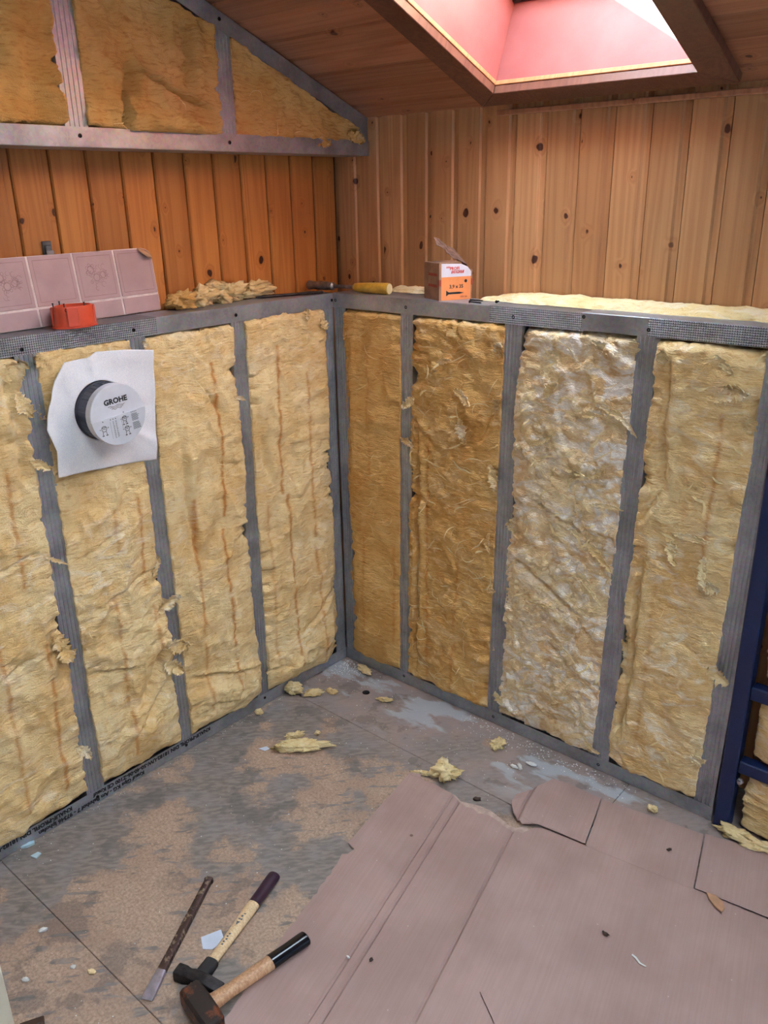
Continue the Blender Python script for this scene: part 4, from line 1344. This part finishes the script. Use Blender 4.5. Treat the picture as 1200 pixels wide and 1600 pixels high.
q = [bm.verts.new(p) for p in ((CW+.001, .004, CH*.80), (CW+.001, .050, CH*.80), (CW+.009, .052, CH*.70), (CW+.010, .010, CH*.66))]
bm.faces.new(q)
fp = bm_obj('torn_flap', bm, M['carton'], bx)
sm = fp.modifiers.new('thickness', 'SOLIDIFY'); sm.thickness = .0014
# two loose black screws beside it
for k, (x, y, a, lab) in enumerate(((.452, .040, .5, 'black screw on the ledge, touching the carton'), (.470, .012, .15, 'black screw on the ledge near the front edge beside the carton'), (.53, .045, 1.9, 'black screw on the ledge at the end of the wool strip'))):
    bm = bmesh.new()
    prof = [(.0040, 0), (.0036, .001), (.0016, .004)]
    z = .004
    while z < .031:
        prof += [(.0020, z+.0007), (.0013, z+.0014)]; z += .0014
    prof += [(.0003, .035)]
    Mr = Matrix.Translation((x, y, TOPZ+.0044)) @ Matrix.Rotation(a, 4, 'Z') @ Matrix.Rotation(PI/2+.05, 4, 'Y')
    lathe(bm, prof, Mr, 10)
    tag(autosmooth(bm_obj('loose_screw', bm, M['screw'])), lab, 'screw', 'loose screws on the ledge')

# ------------------------------------------------------------------ cardboard on the floor
cb = empty('cardboard_sheet', (1.1, -.6, 0))
tag(cb, 'large flattened brown cardboard box spread over the floor', 'cardboard')
CDIR = Vector((.237, -.971)); CPER = Vector((.971, .237))
def card_height(x, y):
    z = .0012 + .0025*max(0, fb(x*2.2, y*2.2, 1, 3)) + .0008*fb(x*9, y*9, 4, 2)
    p = Vector((x, y))
    for cx, cy, dep in ((.701, -.368, .0050), (.725, -.365, .0042), (.885, -.360, .0042)):
        dd = (p-Vector((cx, cy))).dot(CPER)
        z -= dep*math.exp(-(dd/.0035)**2)
        z += .0022*math.exp(-((abs(dd)-.008)/.004)**2)
    # long fold along the flaps
    dd = (p-Vector((.916, -.294))).dot(Vector((-.134, .991))) - 0
    z -= .0020*math.exp(-(dd/.0035)**2)
    return max(.0004, z+.0034)
def card_part(name, outline, th, zoff, mat, hf=card_height, step=.02):
    bm = bmesh.new()
    bm.faces.new([bm.verts.new((x, y, 0)) for x, y in outline])
    def cut(co, no):
        bmesh.ops.bisect_plane(bm, geom=bm.verts[:]+bm.edges[:]+bm.faces[:], plane_co=co, plane_no=no, dist=1e-6)
    xs = [p[0] for p in outline]; ys = [p[1] for p in outline]
    per = Vector((CPER.x, CPER.y, 0)); dr = Vector((CDIR.x, CDIR.y, 0))
    vals = [Vector((p[0], p[1], 0)).dot(per) for p in outline]
    v = min(vals)+step
    while v < max(vals): cut(per*v, per); v += step
    vals = [Vector((p[0], p[1], 0)).dot(dr) for p in outline]
    v = min(vals)+step
    while v < max(vals): cut(dr*v, dr); v += step
    for cx, cy in ((.701, -.368), (.725, -.365), (.885, -.360)):
        for off in (-.006, -.0025, 0, .0025, .006): cut(Vector((cx, cy, 0))+per*off, per)
    n2 = Vector((-.134, .991, 0))
    for off in (-.004, 0, .004): cut(Vector((.916, -.294, 0))+n2*off, n2)
    for v in bm.verts:
        v.co.z = hf(v.co.x, v.co.y) + zoff
    bmesh.ops.triangulate(bm, faces=[f for f in bm.faces if len(f.verts) > 4])
    bmesh.ops.recalc_face_normals(bm, faces=bm.faces[:])
    if sum(f.normal.z for f in bm.faces) < 0:
        bmesh.ops.reverse_faces(bm, faces=bm.faces[:])
    o = bm_obj(name, bm, mat, cb, False, False)
    s = o.modifiers.new('thickness', 'SOLIDIFY'); s.thickness = th; s.offset = 1
    return o
rr = random.Random(8)
left = [(.551, -.339), (.56, -.39), (.575, -.48), (.602, -.635), (.627, -.640), (.626, -.662), (.616, -.672), (.628, -.70)]
y = -.72
while y > -1.36:
    t_ = (y+.70)/-.66
    left.append((.628+.168*t_ + rr.uniform(-.003, .003), y)); y -= .012
top = [(1.86, -1.36), (1.615, -.2005), (1.29, -.2445), (1.04, -.2782), (.935, -.2925), (.918, -.305), (.914, -.318), (.905, -.338), (.884, -.350), (.858, -.349), (.835, -.343), (.805, -.340), (.782, -.352), (.762, -.345), (.745, -.352), (.716, -.346), (.690, -.334), (.655, -.335), (.63, -.331), (.60, -.338), (.585, -.333), (.575, -.318), (.562, -.321)]
card_part('sheet', left + top, .0028, .0, M['card'])
# pale torn layer showing along the rip
torn = [(.655, -.336), (.690, -.335), (.716, -.347), (.745, -.353), (.782, -.353), (.805, -.341), (.835, -.344), (.884, -.351), (.905, -.339), (.914, -.319), (.905, -.313), (.893, -.312), (.880, -.330), (.860, -.333), (.835, -.325), (.800, -.318), (.770, -.320), (.740, -.330), (.72, -.338), (.695, -.328)]
card_part('torn_layer', torn[::-1], .0008, .0002, M['card_torn'], lambda x, y: .0006, .03)
# separate flaps lying proud of the sheet
def lift(x, y): return card_height(x, y) + .0042
def corner_lift(x, y):
    return lift(x, y) + .016*max(0, 1-((x-.835)**2+(y+.27)**2)**.5/.10)**2
card_part('flap', [(.838, -.205), (.862, -.121), (.905, -.112), (.996, -.112), (1.0385, -.2755), (.918, -.2915), (.890, -.318), (.862, -.308), (.836, -.282), (.824, -.245)], .0028, .0, M['card'], corner_lift)
card_part('flap', [(.998, -.108), (1.10, -.088), (1.2430, -.065), (1.2885, -.2438), (1.042, -.2770)], .0028, .0, M['card'])
card_part('flap', [(1.2460, -.065), (1.378, -.036), (1.556, -.014), (1.612, -.1990), (1.2915, -.2425)], .0028, .0, M['card'], lift)
# a torn chip and a torn strip on the sheet
relocate(cb)
def chip(name, label, pts, z, th, mat, cat, group=None):
    o = prism(name, pts, ((0, 0, z), (1, 0, 0), (0, 1, 0), (0, 0, 1)), th, mat)
    return tag(o, label, cat, group)
chip('cardboard_chip', 'torn pointed cardboard chip on the right of the cardboard sheet', [(1.318, -.246), (1.335, -.241), (1.352, -.247), (1.364, -.262), (1.363, -.278), (1.345, -.270), (1.328, -.258)], .0125, .0035, M['panel_back'], 'cardboard scrap')
chip('paper_shred', 'thin white paper shred on the cardboard sheet', [(1.262, -.494), (1.272, -.496), (1.284, -.503), (1.296, -.503), (1.296, -.506), (1.283, -.507), (1.270, -.500), (1.262, -.498)], .0105, .0008, M['plaster'], 'paper scrap')
chip('cardboard_chip', 'folded cardboard tab at the bottom edge of the photo', [(1.075, -.765), (1.10, -.735), (1.165, -.775), (1.175, -.80), (1.15, -.815), (1.13, -.80)], .0105, .003, M['card'], 'cardboard scrap')
for k, (x, y, r, lab) in enumerate(((1.198, -.485, .007, 'dark brown crumb in the middle of the cardboard sheet'), (1.202, -.173, .006, 'dark crumb on the cardboard flap nearest the wall'), (.864, -.846, .0045, 'small black crumb on the cardboard left of its middle'), (.825, -.872, .004, 'small white crumb on the cardboard beside the hammer grip'), (.748, -.306, .010, 'brown clod on the floor in the cardboard rip'))):
    c = clump(lab, (x, y, (.0105 if k != 1 else .0125) if k < 4 else .0004), (r*2, r*1.4, r*.8), 200+k, 'darkwood' if k != 3 else 'plaster', 'crumbs on and by the cardboard', .8, 'crumb', k, 2, .8)
    c['category'] = 'crumb'

# ------------------------------------------------------------------ hammers and chisel
def frame_mat(P, ax_, upv_=Vector((0, 0, 1))):
    ax_ = Vector(ax_).normalized()
    sd_ = Vector(upv_).cross(ax_).normalized()
    u_ = ax_.cross(sd_)
    T_ = Matrix((sd_, u_, ax_)).transposed().to_4x4(); T_.translation = Vector(P)
    return T_
def loft(bm, secs, T_, seg=20):
    """secs: (z, rx, ry, squareness)"""
    rings = []
    for z, rx, ry, sq in secs:
        ring = []
        for k in range(seg):
            a = 2*PI*(k+.5)/seg
            c, s = math.cos(a), math.sin(a)
            p = 2.0/(2+sq*8)
            ring.append(bm.verts.new(T_ @ Vector((math.copysign(abs(c)**p, c)*rx, math.copysign(abs(s)**p, s)*ry, z))))
        rings.append(ring)
    for a, b in zip(rings, rings[1:]):
        for k in range(seg):
            bm.faces.new((a[k], a[(k+1) % seg], b[(k+1) % seg], b[k]))
    bm.faces.new(rings[0][::-1]); bm.faces.new(rings[-1])

# hammer with the purple grip: local z along the handle from the head
h1 = empty('claw_free_hammer', (.633, -1.100, 0)); h1.name = 'hammer'
tag(h1, 'cross-peen hammer with pale handle and dark purple grip on the floor', 'hammer', 'hammers')
HT_ = frame_mat((.635, -1.103, .0135), (.547-.635, -.82+1.103, .001))
bm = bmesh.new(); loft(bm, [(.020, .0135, .0100, .1), (.06, .0115, .0088, 0), (.12, .0120, .0092, 0), (.18, .0140, .0105, 0), (.2045, .0142, .0108, 0)], HT_)
hw = autosmooth(bm_obj('handle', bm, M['ash'], h1))
bm = bmesh.new(); loft(bm, [(.2050, .0144, .0110, 0), (.25, .0142, .0108, 0), (.280, .0148, .0112, 0), (.291, .0150, .0114, 0), (.295, .0132, .0100, 0)], HT_)
autosmooth(bm_obj('grip', bm, M['purple'], h1))
bm = bmesh.new(); loft(bm, [(.012, .0150, .0115, .2), (.046, .0146, .0112, .1), (.048, .0135, .0100, .1)], HT_)
autosmooth(bm_obj('collar', bm, M['collar'], h1))
# head: square face to the left, wedge peen to the right
HX = HT_ @ Vector((0, 0, 0))
hax = Vector((.100, .034, 0)).normalized()
HH = frame_mat((.635-hax.x*.052, -1.103-hax.y*.052, .0145), hax)
bm = bmesh.new(); loft(bm, [(0, .0115, .0115, .9), (.002, .0132, .0132, .9), (.020, .0132, .0132, .9), (.030, .0115, .0115, .7), (.038, .0135, .0125, .8), (.064, .0135, .0125, .8), (.072, .0125, .0115, .8), (.100, .0125, .0030, .8), (.104, .0120, .0018, .8)], HH, 24)
hh = autosmooth(bm_obj('head', bm, M['steel_dark'], h1), .5)
bm = bmesh.new(); loft(bm, [(-.0142, .0105, .0075, .1), (-.0120, .0105, .0075, .1)], HT_, 16)
bm_obj('handle_tip', bm, M['ash_dark'], h1)
# marks stamped on the handle
ha = (Vector((.547, -.82, 0))-Vector((.635, -1.103, 0))).normalized()
hs = Vector((0, 0, 1)).cross(ha)
for k, (p0_, ln, off) in enumerate(((.150, .004, .002), (.150, .004, -.003), (.158, .005, .0), (.166, .003, -.002), (.082, .004, .0), (.089, .004, .001), (.096, .004, -.001), (.103, .004, .001), (.110, .004, .0))):
    prism('handle_mark', [(0, -.0022), (ln, -.0022), (ln*.7, .0022), (0, .0016)], (Vector((.635, -1.103, .0135+(.0105 if p0_ > .12 else .0094))) + ha*p0_ + hs*off, ha, hs, Vector((0, 0, 1))), .0004, M['ink_grey'], hw)
prism('handle_mark', [(0, 0), (.010, .004), (.010, -.004)], (Vector((.635, -1.103, .0135+.0105)) + ha*.135, ha, hs, Vector((0, 0, 1))), .0004, M['ink_grey'], hw)
relocate(h1)
for q in hw.children: q.matrix_parent_inverse = Matrix()

h2 = empty('hammer', (.703, -1.137, 0))
tag(h2, 'club hammer with rusty head and glossy black grip beside the cardboard', 'hammer', 'hammers')
e1 = Vector((.732, -.900, .0225)); e0 = Vector((.703, -1.140, .0290))
HT2 = frame_mat(e0, e1-e0)
L2 = (e1-e0).length
bm = bmesh.new(); loft(bm, [(.018, .0165, .0120, .1), (.06, .0150, .0115, 0), (.12, .0160, .0122, 0), (L2-.0905, .0165, .0125, 0)], HT2)
autosmooth(bm_obj('handle', bm, M['ash_dark'], h2))
bm = bmesh.new(); loft(bm, [(L2-.090, .0168, .0128, 0), (L2-.05, .0160, .0122, 0), (L2-.010, .0172, .0130, 0), (L2-.002, .0168, .0126, 0), (L2, .0150, .0110, 0)], HT2)
autosmooth(bm_obj('grip', bm, M['black'], h2))
hx2 = Vector((.985, -.17, 0)).normalized()
HH2 = frame_mat(Vector((.703, -1.145, .0290))-hx2*.052, hx2)
bm = bmesh.new(); loft(bm, [(0, .0175, .0175, .35), (.003, .0215, .0215, .35), (.030, .0225, .0225, .45), (.074, .0225, .0225, .45), (.101, .0215, .0215, .35), (.104, .0175, .0175, .35)], HH2, 8)
bm_obj('head', bm, M['rust'], h2)
relocate(h2)

ch = empty('cold_chisel', (.51, -1.06, 0))
tag(ch, 'long flat steel cold chisel on the floor left of the hammers', 'chisel')
c0 = Vector((.437, -.921, .0095)); c1 = Vector((.587, -1.192, .0065))
CT_ = frame_mat(c0, c1-c0); LC = (c1-c0).length
bm = bmesh.new(); loft(bm, [(0, .0085, .0070, .2), (.002, .0105, .0088, .2), (.006, .0108, .0090, .2), (.010, .0085, .0075, .3), (.10, .0085, .0080, .35), (.20, .0088, .0078, .35), (LC-.065, .0098, .0065, .4)], CT_, 12)
autosmooth(bm_obj('shaft', bm, M['chisel'], ch), .4)
bm = bmesh.new(); loft(bm, [(LC-.0648, .0098, .0064, .5), (LC-.045, .0110, .0050, .8), (LC-.012, .0120, .0036, .9), (LC-.003, .0120, .0030, .9), (LC, .0118, .0006, .9)], CT_, 12)
bm_obj('blade', bm, M['blade'], ch)
relocate(ch)

# ------------------------------------------------------------------ small litter
chip('paper_scrap', 'pale blue paper scrap under the handle of the purple-grip hammer', [(.545, -1.030), (.562, -.990), (.590, -1.003), (.588, -1.034), (.572, -1.046)], .0006, .0008, M['paper'], 'paper scrap')
chip('foil_chip', 'pale blue chip on the left bottom track', [(.0012, -1.150), (.010, -1.140), (.014, -1.122), (.006, -1.118), (.0015, -1.128)], .0008, .006, M['foil'], 'plastic chip', 'pale blue chips')
chip('foil_chip', 'pale blue chip on the floor in front of the left bottom track', [(.044, -1.148), (.062, -1.143), (.056, -1.127), (.046, -1.130)], .0006, .003, M['foil'], 'plastic chip', 'pale blue chips')
chip('foil_chip', 'dull blue translucent chip at the left tip of the long wool shred', [(.150, -.525), (.172, -.520), (.176, -.505), (.160, -.503)], .0006, .001, M['paper'], 'plastic chip')
PLA = [(.763, -.127, .030, .011, 2.4, 'white plaster stick on the floor by the cardboard flap, pointing at the viewer'), (.783, -.096, .030, .013, .2, 'white plaster stick on the floor nearest the right bottom track'),
       (.271, -1.238, .020, .010, 1.2, 'white plaster flake at lower left, between the stains'), (.358, -1.322, .016, .010, .5, 'white plaster flake at lower left beside the white board'),
       (.405, -1.244, .012, .008, .9, 'white plaster flake at lower left beside the ochre crumb'), (.75, -.135, .024, .010, .1, 'greyish plaster flake beside the two white sticks')]
for k, (x, y, L, w, rz, lab) in enumerate(PLA):
    c = clump(lab, (x, y, .0004), (L, w, .008), 300+k*2.2, 'plaster', 'white plaster bits on the floor', .8, 'plaster_bit', rz, 3, .3)
    c['category'] = 'plaster bit'
# uncountable plaster dust along the tracks
rr = random.Random(21)
dv = []; df = []
def speck(x, y, r):
    b = len(dv); h = r*.8
    a0_ = rr.uniform(0, 6)
    for k in range(4):
        a = a0_+k*PI/2
        dv.append((x+r*math.cos(a)*rr.uniform(.6, 1.2), y+r*math.sin(a)*rr.uniform(.6, 1.2), .0002))
    dv.append((x, y, .0002+h))
    for k in range(4): df.append((b+k, b+(k+1) % 4, b+4))
for k in range(240): speck(abs(rr.gauss(0, .05))+.006+rr.random()*.02, -.006-abs(rr.gauss(0, .05)), rr.uniform(.0008, .0028))
for k in range(260): speck(rr.uniform(.50, 1.05), -.008-min(.08, abs(rr.gauss(0, .035))), rr.uniform(.0007, .0030))
for k in range(170): speck(rr.uniform(.15, .78), rr.uniform(-.30, -.02), rr.uniform(.0006, .0020))
for k in range(120): speck(rr.uniform(.01, .6), rr.uniform(-1.35, -.3), rr.uniform(.0006, .0022))
for k in range(120): speck(.004+abs(rr.gauss(0, .015)), rr.uniform(-1.25, -.05), rr.uniform(.0006, .0018))
d_ = mesh_obj('plaster_dust', dv, df, M['plaster'])
tag(d_, 'scattered white plaster crumbs and dust along the tracks', 'plaster dust', kind='stuff')
# round screw plug flush in the floor
bm = bmesh.new(); lathe(bm, [(.0115, .0002), (.0115, .0012), (.0095, .0014), (.0090, .0008), (.0035, .0008), (.0030, .0014)], Matrix.Translation((.195, -.119, 0)), 24)
tag(autosmooth(bm_obj('floor_plug', bm, M['steel_dark'])), 'round dark metal plug in the floor near the corner', 'floor plug')
# pale board standing at lower left, dark offcut beside it
wb = box_obj('upright_board', (-.009, -.09, 0), (.009, .09, .62), M['whiteboard'], None, .002)
wb.location = (.412, -1.470, 0); wb.rotation_euler = (0, 0, -.15)
tag(wb, 'off-white board standing upright at the lower left edge of the photo', 'board')
oc = box_obj('wood_offcut', (-.022, -.008, 0), (.022, .008, .010), M['darkwood'], None, .002)
oc.location = (.462, -1.362, .0003); oc.rotation_euler = (0, 0, 1.1)
tag(oc, 'dark wood offcut on the floor beside the off-white board', 'offcut')

bpy.context.view_layer.update()
